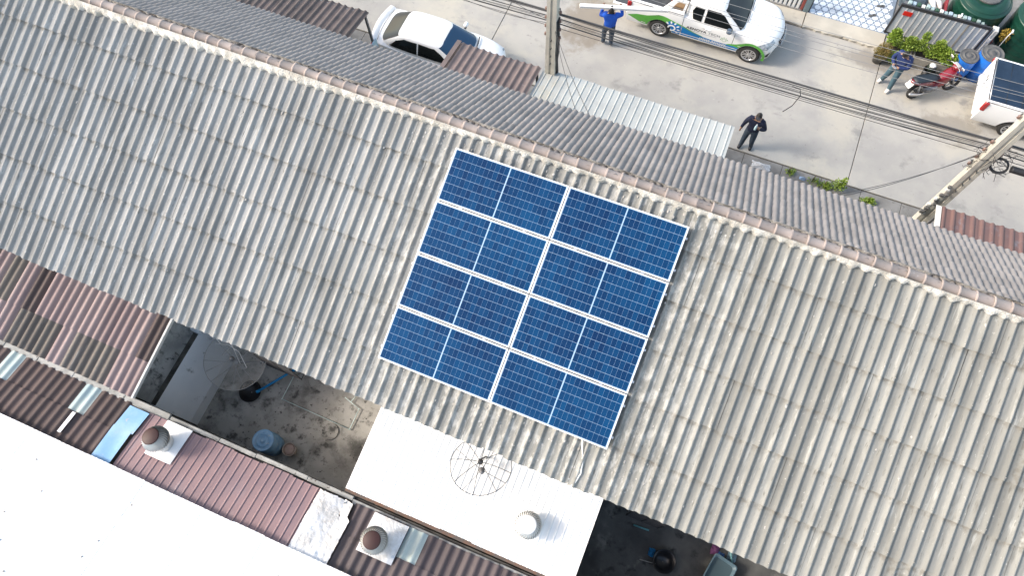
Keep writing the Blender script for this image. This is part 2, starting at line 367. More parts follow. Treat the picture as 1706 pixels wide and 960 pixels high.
# rows of roof bolts on the crests, one row above each lap
mb = MB(); bq = random.Random(17)
for r in range(6):
    for k in range(-50, 64):
        x = -4.1 + k * PITCH
        if k % 2 == 0 or bq.random() < .12 or not in_view(P(x, 1), 20): continue
        c = P(x + bq.gauss(0, .008), r * ROW + .06 + bq.gauss(0, .012), .006 + (.02 if r == 0 else .022)); q = .011
        mb.add([c + Vector((q * math.cos(a), q * math.sin(a), -.01)) for a in [PI / 3 * j for j in range(6)]] + [c + Vector((0, 0, .012))], [(j, (j + 1) % 6, 6) for j in range(6)])
mb.build('roof_bolts', M['rail'], deck)['kind'] = 'stuff'
# ================================================================== solar panels
PL, PW = 2.281, 1.046; GX, GY = 0.018, 0.022; S0, XA = 0.849, -4.113
TH = 0.035; HT = 0.12
def panel_protos():
    fr = MB(); b = .022; z0, z1 = -TH, 0.0
    fr.box((PL / 2, b / 2, (z0 + z1) / 2), (PL, b, TH)); fr.box((PL / 2, PW - b / 2, (z0 + z1) / 2), (PL, b, TH))
    fr.box((b / 2, PW / 2, (z0 + z1) / 2 - .0004), (b, PW - 2 * b, TH - .001)); fr.box((PL - b / 2, PW / 2, (z0 + z1) / 2 - .0004), (b, PW - 2 * b, TH - .001))
    bs = MB(); bs.box((PL / 2, PW / 2, -.009), (PL - 2 * b, PW - 2 * b, .006))
    return fr.mesh('frame'), bs.mesh('backsheet')
fm, bm_ = panel_protos(); fm.materials.append(M['frame']); bm_.materials.append(M['backsheet'])
hw = (PL - .044 - .02 - .028) / 2; cw = hw / 12; ch = (PW - .044 - .02) / 6
mb = MB(); mb.box((cw / 2, ch / 2, 0), (cw - .0025, ch - .0046, .0012)); cellm = mb.mesh('solar_cell'); cellm.materials.append(M['cell'])
mb = MB(); mb.box((0, 0, 0), (.05, .03, .006)); clampm = mb.mesh('clamp'); clampm.materials.append(M['rail'])
rown = ['bottom', 'second from bottom', 'third from bottom', 'top']
ROT = Matrix.Rotation(AL, 4, 'X')
for r in range(4):
    for c in range(2):
        p = P(XA + c * (PL + GX), S0 + r * (PW + GY), HT)
        t = thing('solar_panel', 'blue solar panel on the grey roof, %s row, %s column' % (rown[r], 'left' if c == 0 else 'right'), 'solar panel', p, group='solar panels of the roof array')
        t.rotation_euler = (AL, 0, 0)
        obj('frame', fm, t); bs = obj('cell_sheet', bm_, t)
        for i in range(24):
            for j in range(6):
                o = obj('solar_cell', cellm, bs); o.location = (.022 + .012 + i * cw + (.022 if i >= 12 else 0), .022 + .01 + j * ch, -.0055)
        for xx in (.5, PL - .5):
            for yy in ((-GY / 2,) if r else ()): o = obj('clamp', clampm, t); o.location = (xx, yy, .002)
for k in range(4):
    for q in (.22, .8):
        mb = MB(); a = P(XA - .03, S0 + k * (PW + GY) + q * PW, .05)
        mb.box((2.32, 0, 0), (4.66, .04, .05), M=Matrix.Translation(a) @ ROT)
        o = mb.build('mounting_rail', M['rail']); tag(o, 'aluminium mounting rail under the %s row of solar panels, %s of its two' % (rown[k], 'lower' if q < .5 else 'upper'), 'rail', 'rails under the solar panels')
mb = MB(); pts = [P(.0, .86, .02), P(.05, .70, -.01), P(.14, .5, -.01), P(.19, .25, -.01), P(.15, .06, .0), P(.10, -.03, .0), P(.05, -.05, -.08), P(.0, .02, -.3)]
mb.tube(pts, .014, 6); tag(mb.build('conduit', mat('white_conduit', (.75, .74, .7), rough=.5)), 'white flexible conduit running from the solar array down to the eave', 'conduit')
# ================================================================== back yards and the lean-to roofs behind the house
def stained(name, c1, c2, dark, sc=1.1, extra=()):
    return mat(name, c1, c2, sc, 0.9, bump=0.3, bscale=25, layers=((dark, 0.8, 0.48, 0.68), (dark, 2.4, 0.54, 0.66), (tuple(min(1, v * 1.3) for v in c1), 1.6, 0.58, 0.75), (tuple(v * .55 for v in c1), 6.0, 0.56, 0.64), (tuple(v * .6 for v in dark), 9.0, 0.62, 0.68)) + tuple(extra))
M['yard'] = stained('yard_concrete', (0.50, 0.475, 0.43), (0.38, 0.36, 0.32), (0.105, 0.10, 0.09))
M['yard_dark'] = mat('dark_yard_concrete', (0.13, 0.13, 0.122), (0.06, 0.061, 0.06), 0.9, 0.7, bump=0.3, bscale=25, layers=(((0.27, 0.26, 0.235), 1.3, 0.54, 0.72), ((0.022, 0.023, 0.024), 2.4, 0.54, 0.68)))  # darker than the first yard's concrete, blotched at random
M['moss'] = mat('mossy_render', (0.055, 0.05, 0.045), (0.13, 0.125, 0.11), 3.0, 0.95, bump=0.4)
M['wall_grey'] = mat('stained_render', (0.42, 0.43, 0.43), (0.25, 0.26, 0.26), 1.8, 0.9, bump=0.15, layers=(((0.035, 0.038, 0.036), 1.9, 0.50, 0.66, (1, 1, .5)), ((0.02, 0.022, 0.02), 5.0, 0.57, 0.7, (1, 1, .4))))
M['wall_blue'] = mat('pale_blue_render', (0.84, 0.87, 0.89), (0.78, 0.82, 0.85), 1.2, 0.85, bump=0.12, layers=(((0.20, 0.22, 0.22), 2.6, 0.60, 0.72, (1, 1, .6)),))
M['coping'] = mat('coping_concrete', (0.42, 0.42, 0.40), (0.28, 0.28, 0.265), 3.0, 0.9, bump=0.4, layers=(((0.10, 0.09, 0.08), 7.0, 0.60, 0.7),))
M['brown'] = mat('brown_fibre_cement', (0.095, 0.066, 0.062), (0.07, 0.05, 0.048), 2.0, 0.7, bump=0.25, rand=0.2, stretch=SLOPE_ST, layers=(((0.14, 0.115, 0.105), 4.0, 0.60, 0.74, (1, .15, .15)),))
M['brown_grey'] = mat('faded_brown_sheet', (0.185, 0.165, 0.145), (0.12, 0.105, 0.095), 3.0, 0.8, bump=0.3, rand=0.25, stretch=SLOPE_ST, layers=(((0.27, 0.25, 0.23), 5.0, 0.58, 0.72, (1, .12, .12)),))
M['brown_pink'] = mat('dusty_pink_sheet', (0.30, 0.235, 0.23), (0.23, 0.172, 0.172), 2.0, 0.75, bump=0.2, rand=0.12, stretch=SLOPE_ST)
M['brown_dark'] = mat('dark_brown_sheet', (0.075, 0.058, 0.062), (0.10, 0.078, 0.078), 2.0, 0.55, bump=0.2, rand=0.2, stretch=SLOPE_ST, layers=(((0.16, 0.15, 0.16), 9.0, 0.66, 0.72),))
M['pink_metal'] = mat('faded_red_metal', (0.285, 0.185, 0.185), (0.235, 0.16, 0.17), 0.9, 0.45, bump=0.05, rand=0.07, layers=(((0.33, 0.26, 0.27), 1.6, 0.55, 0.75, (1, .3, .3)),))
M['blue_sheet'] = mat('blue_tarpaulin_sheet', (0.22, 0.42, 0.66), (0.34, 0.52, 0.72), 1.6, 0.8, bump=0.15, bscale=15, layers=(((0.50, 0.48, 0.42), 6.0, 0.64, 0.72),))
M['trans'] = mat('translucent_sheet', (0.47, 0.54, 0.50), (0.34, 0.44, 0.46), 3.0, 0.35, stretch=(1, .3, .3), layers=(((0.62, 0.60, 0.48), 3.0, 0.55, 0.7, (1, .3, .3)),))
M['white_roof'] = mat('white_roof_paint', (0.90, 0.895, 0.88), (0.87, 0.865, 0.85), 1.5, 0.5)
M['white_roof2'] = mat('white_sheet_roof', (0.90, 0.90, 0.89), (0.87, 0.87, 0.86), 1.5, 0.45)
M['foil'] = mat('crumpled_foil', (0.86, 0.86, 0.85), (0.62, 0.60, 0.56), 2.2, 0.32, metal=0.35, bump=0.8, bscale=4.5, bdist=0.05, layers=(((0.42, 0.50, 0.58), 2.8, 0.60, 0.7),))
M['galv'] = mat('galvanised', (0.70, 0.70, 0.68), (0.60, 0.60, 0.57), 5.0, 0.4, metal=0.2)
M['rust'] = mat('rusty_gutter', (0.16, 0.09, 0.06), (0.10, 0.085, 0.075), 6.0, 0.85, bump=0.3)
M['black'] = mat('black_metal', (0.03, 0.03, 0.032), rough=0.5)
M['grey_metal'] = mat('grey_metal', (0.16, 0.16, 0.165), rough=0.5, metal=0.3)
# ---- yard floors (setting)
struct(flat('yard_floor', -10.25, -4.3, -0.06, 2.45, -0.008, M['yard']))
struct(flat('side_yard_floor', 0.55, 9.0, -0.06, 2.45, -0.008, M['yard_dark']))

def rib(u, w=0.10, h=0.028):      # trapezoid rib of pressed metal: u in pitches
    f = abs((u % 1.0) - 0.5); return h * max(0.0, min(1.0, (w - f) / (w * .45) + .0))
def slope_frame(x, y, z, ang): return Matrix.Translation((x, y, z)) @ Matrix.Rotation(ang, 4, 'X')
def place_sheet(name, me, m4, parent, m):
    o = obj(name, me, parent); o.matrix_basis = m4
    if m is not None:
        if not me.materials: me.materials.append(M['brown'])
        o.material_slots[0].link = 'OBJECT'; o.material_slots[0].material = m
    return o
swave = lambda u: -0.075 * (1 - (0.5 + 0.5 * math.cos(2 * PI * (u - .5))) ** 0.8)
# ---- left lean-to: brown sheets falling from the house to the boundary wall
G = R(8.5)
lean = thing('lean_to', 'lean-to with brown and dusty pink corrugated roof against the row house', 'lean-to', (-13, 1.1, 0), world=True)
mb = MB(); mb.box((-15.5, 1.2, 2.95), (10.9, 2.4, 0.05), M=None)
mb = MB(); mb.rings([[(x, -0.02, 2.88), (x, 2.42, 3.245), (x, 2.42, 3.20), (x, -0.02, 2.84)] for x in (-21.0, -10.12)], cap0=True, cap1=True, smooth=False); mb.build('roof_frame', M['deck'], lean)
lm = [sheet_mesh(.42, 2, L_, swave, seg=8, lift=.01, name='roof_sheet') for L_ in (0.95, 1.62)]
lr = random.Random(5)
for c in range(26):
    for r in range(2):
        x = -10.07 - .42 * (c + 1); s = (0.0, .88)[r]
        if r == 0: m = lr.choice([M['brown_grey'], M['brown_grey'], M['brown_pink']])
        else: m = M['brown'] if c in (0, 8) else (M['brown_pink'] if lr.random() < .93 else M['brown_grey'])
        if c in (5, 9) and r == 0: m = M['brown_pink']
        place_sheet('roof_sheet', lm[r], slope_frame(x + lr.gauss(0, .003), -.06 + s * math.cos(G), 2.955 + s * math.sin(G) + .012 * r, G) @ Matrix.Rotation(lr.gauss(0, .003), 4, 'Z'), lean, m)
mb = MB(); mb.box((-10.04, 1.18, 3.115), (.05, 2.5, .10), M=Matrix.Translation((-10.04, 1.18, 3.115)) @ Matrix.Rotation(G, 4, 'X') @ Matrix.Translation((10.04, -1.18, -3.115))); mb.build('fascia', mat('grey_white_board', (.62, .62, .60), (.5, .5, .5), 4), lean)
mb = MB(); mb.box((-10.42, 1.2, 2.24), (.16, 2.4, 1.25)); mb.build('upper_wall', M['wall_grey'], lean)
mb = MB(); mb.rings([[(-10.48, y, -.01), (-9.80, y, -.01), (-9.80, y, .42), (-10.22, y, 1.62), (-10.48, y, 1.62)] for y in (-.03, 2.32)], cap0=True, cap1=True, smooth=False); lw = mb.build('lower_wall', M['wall_blue'], lean)  # face slopes outwards only so that it catches more sky light
mb = MB(); mb.box((-10.345, 1.15, 1.622), (.27, 2.32, .03), bev=.01); mb.build('ledge', M['moss'], lw)
mb = MB(); mb.box((-10.26, 2.2, 1.75), (.34, .34, .28), bev=.02); mb.build('pier', M['wall_blue'], lean)
# ---- boundary wall
bw = thing('boundary_wall', 'long low wall with pale weathered coping between the back yards', 'wall', (-6, -.12, 0), world=True)
mb = MB(); mb.box((-6.5, -.13, 1.38), (31, .13, 2.75)); mb.build('wall', M['moss'], bw)
cr = random.Random(9); x = -21.9
while x < 8.5:
    L_ = cr.uniform(.9, 1.5); zz = 2.83 if x < -10.2 else 2.80
    mb = MB(); mb.box((x + L_ / 2, (-.17 if x > -4.6 else -.12) + cr.gauss(0, .008), zz), (L_ - .006, .16 if x < -10.2 else .10, .075), bev=.012); mb.build('coping', M['coping'], bw); x += L_
# ---- neighbour house: white roof and the lean-to roofs in front of it
nb = thing('neighbour_house', 'neighbouring house with long bright white corrugated roof', 'house', (-6, -4, 0), world=True)
mb = MB(); mb.box((-6.5, -5.8, 1.6), (31, 5.6, 3.2)); mb.build('wall', M['plaster'], nb)
WR = R(9); wl = 4.2
mb = MB(); mb.rings([[(x, -1.56, 3.29), (x, -5.5, 3.91), (x, -9.4, 3.3), (x, -9.4, 3.26), (x, -5.5, 3.86), (x, -1.56, 3.24)] for x in (-22, 9)], cap0=True, cap1=True, smooth=False); nbd = mb.build('roof_deck', M['deck'], nb)
nwave = lambda u: -0.016 * (1 - (0.5 + 0.5 * math.cos(2 * PI * u)))
wm = sheet_mesh(.76, 6, 4.2, nwave, seg=6, lift=.0, name='white_sheet'); wm.materials.append(M['white_roof'])
for c in range(41):
    o = obj('white_sheet', wm, nbd); o.matrix_local = Matrix.Translation((-22 + .75 * c + .76, -1.50 + rnd.uniform(-.01, .01), 3.345 + .003 * (c % 2))) @ Matrix.Rotation(PI, 4, 'Z') @ Matrix.Rotation(WR, 4, 'X')
mb = MB()
for i in range(18):
    x, s = rnd.uniform(-14, -4), rnd.uniform(.3, 3.0); mb.box((x, -1.50 - s * math.cos(WR), 3.35 + s * math.sin(WR)), (.025, .035, .012))
mb.build('roof_bolts', M['grey_metal'], nbd)['kind'] = 'stuff'
G2 = R(-11)
def nplace(x, s): return slope_frame(x, -.2 - s * math.cos(-G2), 2.90 + s * math.sin(-G2), G2)
def nroof(name, label, x0, x1, cat='lean-to'):
    t = thing(name, label, cat, ((x0 + x1) / 2, -1.2, 0), world=True)
    mb = MB(); mb.rings([[(x, -.2, 2.80), (x, -2.3, 3.208), (x, -2.3, 3.16), (x, -.2, 2.76)] for x in (x0 + .02, x1 - .02)], cap0=True, cap1=True, smooth=False); mb.build('roof_frame', M['deck'], t)
    return t
RZ = Matrix.Rotation(PI, 4, 'Z')
def down_sheet(name, me, x_right, s, parent, m, dz=0.0):     # sheet whose lower end is towards +Y
    mm = Matrix.Translation((x_right, -.16 - s * math.cos(-G2), 2.90 + s * math.sin(-G2) + dz)) @ RZ @ Matrix.Rotation(-G2, 4, 'X')
    return place_sheet(name, me, mm, parent, m)
n1 = nroof('back_lean_to', 'brown corrugated lean-to with pale translucent sheets beside the blue sheet', -21, -9.98)
bm1 = [sheet_mesh(.44, 2, L_, lambda u: -0.05 * (1 - (0.5 + 0.5 * math.cos(2 * PI * (u - .5))) ** 1.3), seg=8, lift=.01, name='roof_sheet') for L_ in (.75, 2.2)]
for c in range(25):
    xr = -9.98 - .44 * c
    for r in range(2):
        s = (0, .68)[r]; m = M['brown']
        if r == 0 and c in (2, 7): m = M['trans']
        down_sheet('translucent_sheet' if m is M['trans'] else 'roof_sheet', bm1[r], xr + rnd.gauss(0, .003), s + rnd.uniform(-.01, .01), n1, m, .012 * (1 - r) if False else .012 * r)
mb = MB(); mb.box((0, 0, 0), (.09, .52, .01), M=Matrix.Translation((-11.02, -1.10, 3.135)) @ Matrix.Rotation(G2, 4, 'X')); mb.build('patch_strip', M['white_roof'], n1)
n2 = nroof('back_porch', 'porch with faded pink ribbed metal roof behind the back yard', -9.96, -4.1, 'porch')
pm = sheet_mesh(.76, 4, 2.8, lambda u: rib(u, .09, .022), seg=16, name='metal_sheet')
for c in range(6): down_sheet('metal_sheet', pm, -4.93 - .755 * c + .0, .02 + rnd.uniform(0, .04), n2, M['pink_metal'], .003 * (c % 2))
bl = MB()
for (s0_, s1_, xa, xb) in ((.06, .62, -9.97, -9.45), (.58, 2.4, -9.98, -9.50)):
    nn = 12; vs = []
    for j in range(2):
        for i in range(nn + 1):
            u = i / nn; s = s0_ + (s1_ - s0_) * j; vs.append((xa + (xb - xa) * u + .02 * math.sin(9 * s), -.16 - s * math.cos(-G2), 2.975 + s * math.sin(-G2) + .012 * math.sin(u * 5 + s * 3)))
    bl.add(vs, [(i, i + 1, nn + 2 + i, nn + 1 + i) for i in range(nn)], 0, True)
for (s0_, s1_, xa, xb, dz) in ((.06, .62, -9.97, -9.53, .0), (.58, 2.4, -9.98, -9.60, .006)): pass
bl.build('patch_sheet', M['blue_sheet'], n2)
n3 = nroof('back_shed', 'dark brown corrugated shed roof at the lower edge of the picture', -4.12, 6.0, 'shed')
for c in range(23):
    xr = -3.68 + .44 * c
    for r in range(2):
        m = M['trans'] if (c == 3 and r == 0) or (c == 9 and r == 0) else M['brown_dark']
        if c == 3: m = M['trans'] if r == 0 else M['brown_dark']
        down_sheet('translucent_sheet' if m is M['trans'] else 'roof_sheet', bm1[r], xr + rnd.gauss(0, .003), (0, .68)[r] + rnd.uniform(-.01, .01), n3, m, .012 * r)
# crumpled foil flashing over the joint of the two roofs
fr_ = random.Random(21); nxf, nyf = 22, 34; vs = []
for j in range(nyf + 1):
    for i in range(nxf + 1):
        u, v = i / nxf, j / nyf; wdt = .92 - .25 * max(0, .22 - v) / .22 * (u > .6)
        s = .05 + 1.75 * v; x = -4.96 + .92 * u - (.1 * (1 - v) if u > .75 and v < .2 else 0) + .004 * fr_.gauss(0, 1)
        vs.append((x, -.16 - s * math.cos(-G2) + .01 * fr_.gauss(0, 1), 2.965 + s * math.sin(-G2) + .03 * math.sin(6 * u + 2 * v) * math.sin(3 * v + 1) + .005 * fr_.gauss(0, 1)))
mb = MB(); mb.add(vs, [(j * (nxf + 1) + i, j * (nxf + 1) + i + 1, (j + 1) * (nxf + 1) + i + 1, (j + 1) * (nxf + 1) + i) for j in range(nyf) for i in range(nxf)], 0, True)
foil = mb.build('foil_flashing', M['foil'], fix=False); tag(foil, 'crumpled silver foil sheet covering the joint between two back roofs', 'flashing')
# ---- turbine ventilators
def turbine(x, y, z, label, cap_m, body_m, tilt=(0, 0)):
    t = thing('roof_ventilator', label, 'ventilator', (x, y, z), group='turbine ventilators on the back roofs')
    mb = MB(); mb.lathe([(.20, -.12), (.20, .10)], 24); mb.build('throat', body_m, t)
    hd = bpy.data.objects.new('turbine_head', None); nv = 32
    mb = MB(); mb.lathe([(.21, .08), (.225, .10), (.225, .125), (.21, .13)], 28); mb.lathe([(.16, .47), (.165, .492), (.10, .502), (.02, .51)], 28); base = mb.build('turbine_head', body_m, t)
    vm = MB(); ring = []
    for k in range(8):
        v = k / 7; a = PI * (.08 + .80 * v); rr = .19 + .135 * math.sin(PI * (.06 + .86 * v)) ** .8 - .05 * v; zz = .11 + .37 * v; tw = .42 * v
        ring.append(((rr * math.cos(tw), rr * math.sin(tw), zz), ((rr - .045) * math.cos(tw + .24), (rr - .045) * math.sin(tw + .24), zz), ))
    vs = [p for q in ring for p in q]; vm.add(vs, [(2 * k, 2 * k + 1, 2 * k + 3, 2 * k + 2) for k in range(7)], 0, True); vme = vm.mesh('vane', fix=False); vme.materials.append(body_m)
    for k in range(nv): o = obj('vane', vme, base); o.rotation_euler = (0, 0, 2 * PI * k / nv)
    mb = MB(); mb.lathe([(.22, .14), (.26, .25), (.23, .36), (.15, .45)], 24); mb.build('inner_drum', mat('vent_drum_metal', (.30, .30, .29), rough=.5, metal=.3) if 'vd' not in M else M['vd'], base)  # drum toned darker than the vanes so that they stand out
    mb = MB(); mb.lathe([(.185, .478), (.19, .500), (.17, .512), (.02, .522)], 28); mb.build('cap', cap_m, t)
    t.rotation_euler = (tilt[0], tilt[1], 0); return t
M['vd'] = mat('vent_inner_metal', (.30, .295, .28), rough=.6)
M['red_cap'] = mat('red_oxide_paint', (0.040, 0.011, 0.010), (0.034, 0.012, 0.010), 5, 0.6)
M['white_metal'] = mat('white_metal', (0.80, 0.81, 0.80), rough=0.4)
def flash(x0, x1, y0, y1, zf, label, m):
    nn = 10; vs = []
    for j in range(5):
        for i in range(nn + 1): u = i / nn; y = y0 + (y1 - y0) * j / 4; vs.append((x0 + (x1 - x0) * u, y, zf(y) + .010 * math.sin(i * 2.4 + j) + (.0 if 0 < i < nn else -.02)))
    mb = MB(); mb.add(vs, [(j * (nn + 1) + i, j * (nn + 1) + i + 1, (j + 1) * (nn + 1) + i + 1, (j + 1) * (nn + 1) + i) for j in range(4) for i in range(nn)], 0, True)
    return tag(mb.build('vent_flashing', m, fix=False), label, 'flashing')
zr = lambda y: 2.955 + (-.16 - y) * math.tan(-G2)
flash(-8.98, -8.30, -1.02, -.18, zr, 'white flashing sheet on the pink metal roof under a ventilator', M['white_roof'])
flash(-3.63, -2.80, -1.02, -.18, zr, 'dented silver flashing sheet on the dark brown roof under a ventilator', M['foil'])
turbine(-8.70, -.66, zr(-.7) + .10, 'turbine ventilator with red cap on the pink metal roof', M['red_cap'], M['galv'], (-R(4), -R(5)))
turbine(-3.28, -.70, zr(-.7) + .10, 'turbine ventilator with red cap on the dark brown roof', M['red_cap'], M['galv'])
# ---- white lean-to in the middle
G3 = R(7.5)
wl_ = thing('white_lean_to', 'back extension with bright white ribbed metal roof below the solar panels', 'lean-to', (-1.8, 1.1, 0), world=True)
mb = MB(); mb.rings([[(x, -.02, 2.93), (x, 2.43, 3.253), (x, 2.43, 3.20), (x, -.02, 2.88)] for x in (-4.40, .84)], cap0=True, cap1=True, smooth=False); mb.build('roof_frame', M['deck'], wl_)
mb = MB(); mb.box((-4.33, 1.22, 1.45), (.1, 2.4, 2.9)); mb.build('side_wall', M['wall_grey'], wl_)
mb = MB(); mb.box((.72, 1.22, 1.45), (.1, 2.4, 2.9)); mb.build('side_wall', M['moss'], wl_)
wmm = sheet_mesh(.765, 5, 2.55, lambda u: rib(u, .12, .016), seg=14, name='metal_sheet'); wmm.materials.append(M['white_roof2'])
for c in range(7):
    o = obj('metal_sheet', wmm, wl_); o.matrix_basis = slope_frame(-4.45 + .757 * c, .035 + rnd.uniform(-.012, .012), 2.985 + .003 * (c % 2), G3)
mb = MB(); mb.box((-1.8, .0, 2.90), (5.3, .07, .09)); mb.build('gutter', M['rust'], wl_)
zw = lambda y: 2.99 + (y + .06) * math.tan(G3)
tag(flash(-.78, -.12, .42, 1.22, zw, 'white flashing sheet on the white lean-to under a ventilator', M['white_roof2']), 'white flashing sheet on the white lean-to under a ventilator', 'flashing')
turbine(-.43, .80, zw(.8) + .06, 'white turbine ventilator on the white lean-to roof', M['white_metal'], M['white_metal'])
# ---- satellite dishes
def dish(name, label, base, c, axis, dia, mesh_m, rim_m, focal, nrib=8, lnb=True, spin=0.0):
    t = thing(name, label, 'satellite dish', base, world=True)
    ax = Vector(axis).normalized(); q = ax.to_track_quat('Z', 'Y').to_matrix().to_4x4(); T = Matrix.Translation(c) @ q @ Matrix.Rotation(spin, 4, 'Z'); r_ = dia / 2
    zz = lambda r: r * r / (4 * focal); n = 48
    mb = MB(); mb.tube([(r_ * math.cos(2 * PI * k / n), r_ * math.sin(2 * PI * k / n), zz(r_)) for k in range(n + 1)], .009, 5, cap=False, M=T); mb.build('rim', rim_m, t)
    for k in range(nrib):
        a = 2 * PI * k / nrib; mb = MB(); mb.tube([(u * r_ * math.cos(a), u * r_ * math.sin(a), zz(u * r_) - .004) for u in [i / 7 for i in range(8)]], .008, 4, M=T); mb.build('rib', rim_m, t)
    mb = MB(); prf = [[(u * r_ * math.cos(2 * PI * k / n), u * r_ * math.sin(2 * PI * k / n), zz(u * r_)) for k in range(n)] for u in [.04 + .96 * i / 7 for i in range(8)]]; mb.rings(prf, M=T); mb.build('mesh_reflector', mesh_m, t, fix=False)
    mb = MB(); mb.lathe([(.055, -.05), (.06, .02), (.02, .03)], 12, M=T); mb.build('hub', rim_m, t)
    for k in range(4):
        a = 2 * PI * k / 4 + .4; mb = MB(); mb.tube([(r_ * .98 * math.cos(a), r_ * .98 * math.sin(a), zz(r_)), (.04 * math.cos(a), .04 * math.sin(a), focal - .02)], .006, 4, M=T); mb.build('feed_strut', rim_m, t)
    mb = MB(); mb.lathe([(.03, .14), (.045, .12), (.05, .06), (.065, .05), (.065, -.01), (.05, -.03)], 14, c=(0, 0, focal), M=T); f = mb.build('feed_horn', M['grey_metal'], t)
    mb = MB(); mb.tube([T @ Vector((0, 0, -.05)), T @ Vector((0, 0, -.12)), Vector(base) + Vector((0, 0, .12)), base], .022, 8); mb.build('mast', M['grey_metal'], t)
    return t
def mesh_mat(name, col, a):
    m = bpy.data.materials.new(name); m.use_nodes = True; n = m.node_tree.nodes; L = m.node_tree.links.new; b = n['Principled BSDF']
    b.inputs['Base Color'].default_value = (*col, 1); b.inputs['Roughness'].default_value = .5; b.inputs['Alpha'].default_value = a; return m
dish('mesh_satellite_dish', 'black mesh satellite dish standing on the white lean-to roof', (-1.80, 1.78, zw(1.78)), (-1.84, 1.60, 3.62), (.30, -.42, .86), 1.30, mesh_mat('black_mesh', (.05, .05, .055), .2), M['black'], .44, spin=.3)
dish('mesh_satellite_dish', 'grey mesh satellite dish in the back yard below the eave', (-9.05, 2.15, 0), (-9.02, 1.78, 1.35), (.25, -.05, .96), 1.52, mesh_mat('grey_mesh', (.40, .39, .36), .30), mat('grey_paint', (.30, .30, .29), rough=.5), .62, spin=.6)
# ---- things in the first yard
M['drum_blue'] = mat('blue_plastic', (0.012, 0.13, 0.50), (0.015, 0.15, 0.55), 3, 0.35)
M['drum_pale'] = mat('faded_blue_plastic', (0.16, 0.34, 0.56), (0.24, 0.42, 0.60), 5, 0.5, layers=(((0.45, 0.50, 0.54), 8, .58, .7),))
M['lid_dark'] = mat('dark_grey_lid', (0.085, 0.085, 0.085), (0.12, 0.12, 0.115), 6, 0.6)
def drum(x, y, z, r_, h, label, body, lid, group=None, tilt=None, name='drum', ringz=(.33, .66)):
    t = thing(name, label, 'drum', (x, y, z), group=group)
    pf = [(r_ * .9, 0), (r_ * .97, .02)]
    for q in ringz: pf += [(r_, h * q - .03), (r_ * 1.035, h * q), (r_, h * q + .03)]
    pf += [(r_ * .98, h - .05), (r_ * .93, h)]
    mb = MB(); mb.lathe(pf, 28); mb.build('body', body, t)
    mb = MB(); mb.lathe([(r_ * .99, h - .035), (r_ * 1.0, h + .005), (r_ * .95, h + .02), (r_ * .90, h + .005), (r_ * .62, h + .006), (r_ * .60, h + .018), (r_ * .52, h + .018), (r_ * .50, h + .006), (r_ * .24, h + .008), (r_ * .22, h + .022), (.02, h + .022)], 28); l = mb.build('lid', lid, t)
    return t
drum(-7.55, .28, 0, .285, .88, 'faded blue plastic drum with ringed lid in the back yard', M['drum_pale'], M['drum_pale'])
t = thing('bucket', 'small brown clay bucket beside the faded blue drum', 'bucket', (-7.05, .34, 0))
mb = MB(); mb.lathe([(.13, 0), (.155, .1), (.17, .26), (.185, .27), (.18, .29), (.16, .28), (.15, .2)], 20); mb.build('body', mat('clay', (.55, .47, .40), (.46, .38, .32), 8), t)
mb = MB(); mb.lathe([(.16, .25), (.10, .262), (.02, .265)], 20); mb.build('contents', mat('pink_brown_lid', (.62, .43, .35), (.5, .36, .3), 7), t)
mb = MB(); mb.lathe([(.23, -.006), (.23, .018), (.20, .022), (.19, .012), (.03, .012)], 28, c=(-6.34, 1.18, 0)); tag(mb.build('drain_cover', M['yard']), 'round concrete drain cover set in the back yard floor', 'drain cover')
t = thing('black_basin', 'black plastic basin on the yard floor beneath the blue pipe', 'basin', (-8.86, 1.32, 0)); mb = MB(); mb.lathe([(.24, 0), (.29, .14), (.305, .15), (.285, .15), (.235, .03), (.02, .03)], 28, cap=False); mb.build('body', mat('black_plastic', (.012, .012, .013), rough=.4), t)
t = thing('blue_pipe', 'thick blue drain pipe leaning from the house wall to the black basin', 'pipe', (-8.3, 1.9, 0), world=True)
mb = MB(); mb.tube([(-7.93, 2.30, .34), (-8.62, 1.40, .22)], .034, 10); mb.build('tube', mat('blue_pvc', (.012, .26, .58), rough=.35), t)
for p_ in ((-7.93, 2.30, .34), (-8.62, 1.40, .22)): mb = MB(); mb.tube([Vector(p_) - Vector((.03, .04, .005)), Vector(p_) + Vector((.03, .04, .005))], .043, 10); mb.build('socket', mat('blue_pvc_socket', (.015, .30, .62), rough=.35), t)
t = thing('water_pipe', 'thin pale green water pipe looping around the back yard', 'pipe', (-7, 1.8, 0), world=True); pv = mat('pale_pvc', (.72, .84, .80), (.60, .74, .71), 5, .5)
pp = [(-7.97, 2.36, .10), (-7.98, 1.47, .05), (-5.87, 1.43, .05), (-5.88, 2.02, .06), (-6.38, 2.16, .07)]
for a_, b_ in zip(pp, pp[1:]): mb = MB(); mb.tube([a_, b_], .012, 6); mb.build('tube', pv, t)
mb = MB(); mb.tube([(-6.18, 2.10, .065), (-6.10, 2.38, .065)], .011, 6); mb.build('tube', pv, t)
for p_ in pp[1:-1]: mb = MB(); mb.lathe([(.018, -.018), (.018, .018)], 8, c=p_); mb.build('elbow', pv, t)
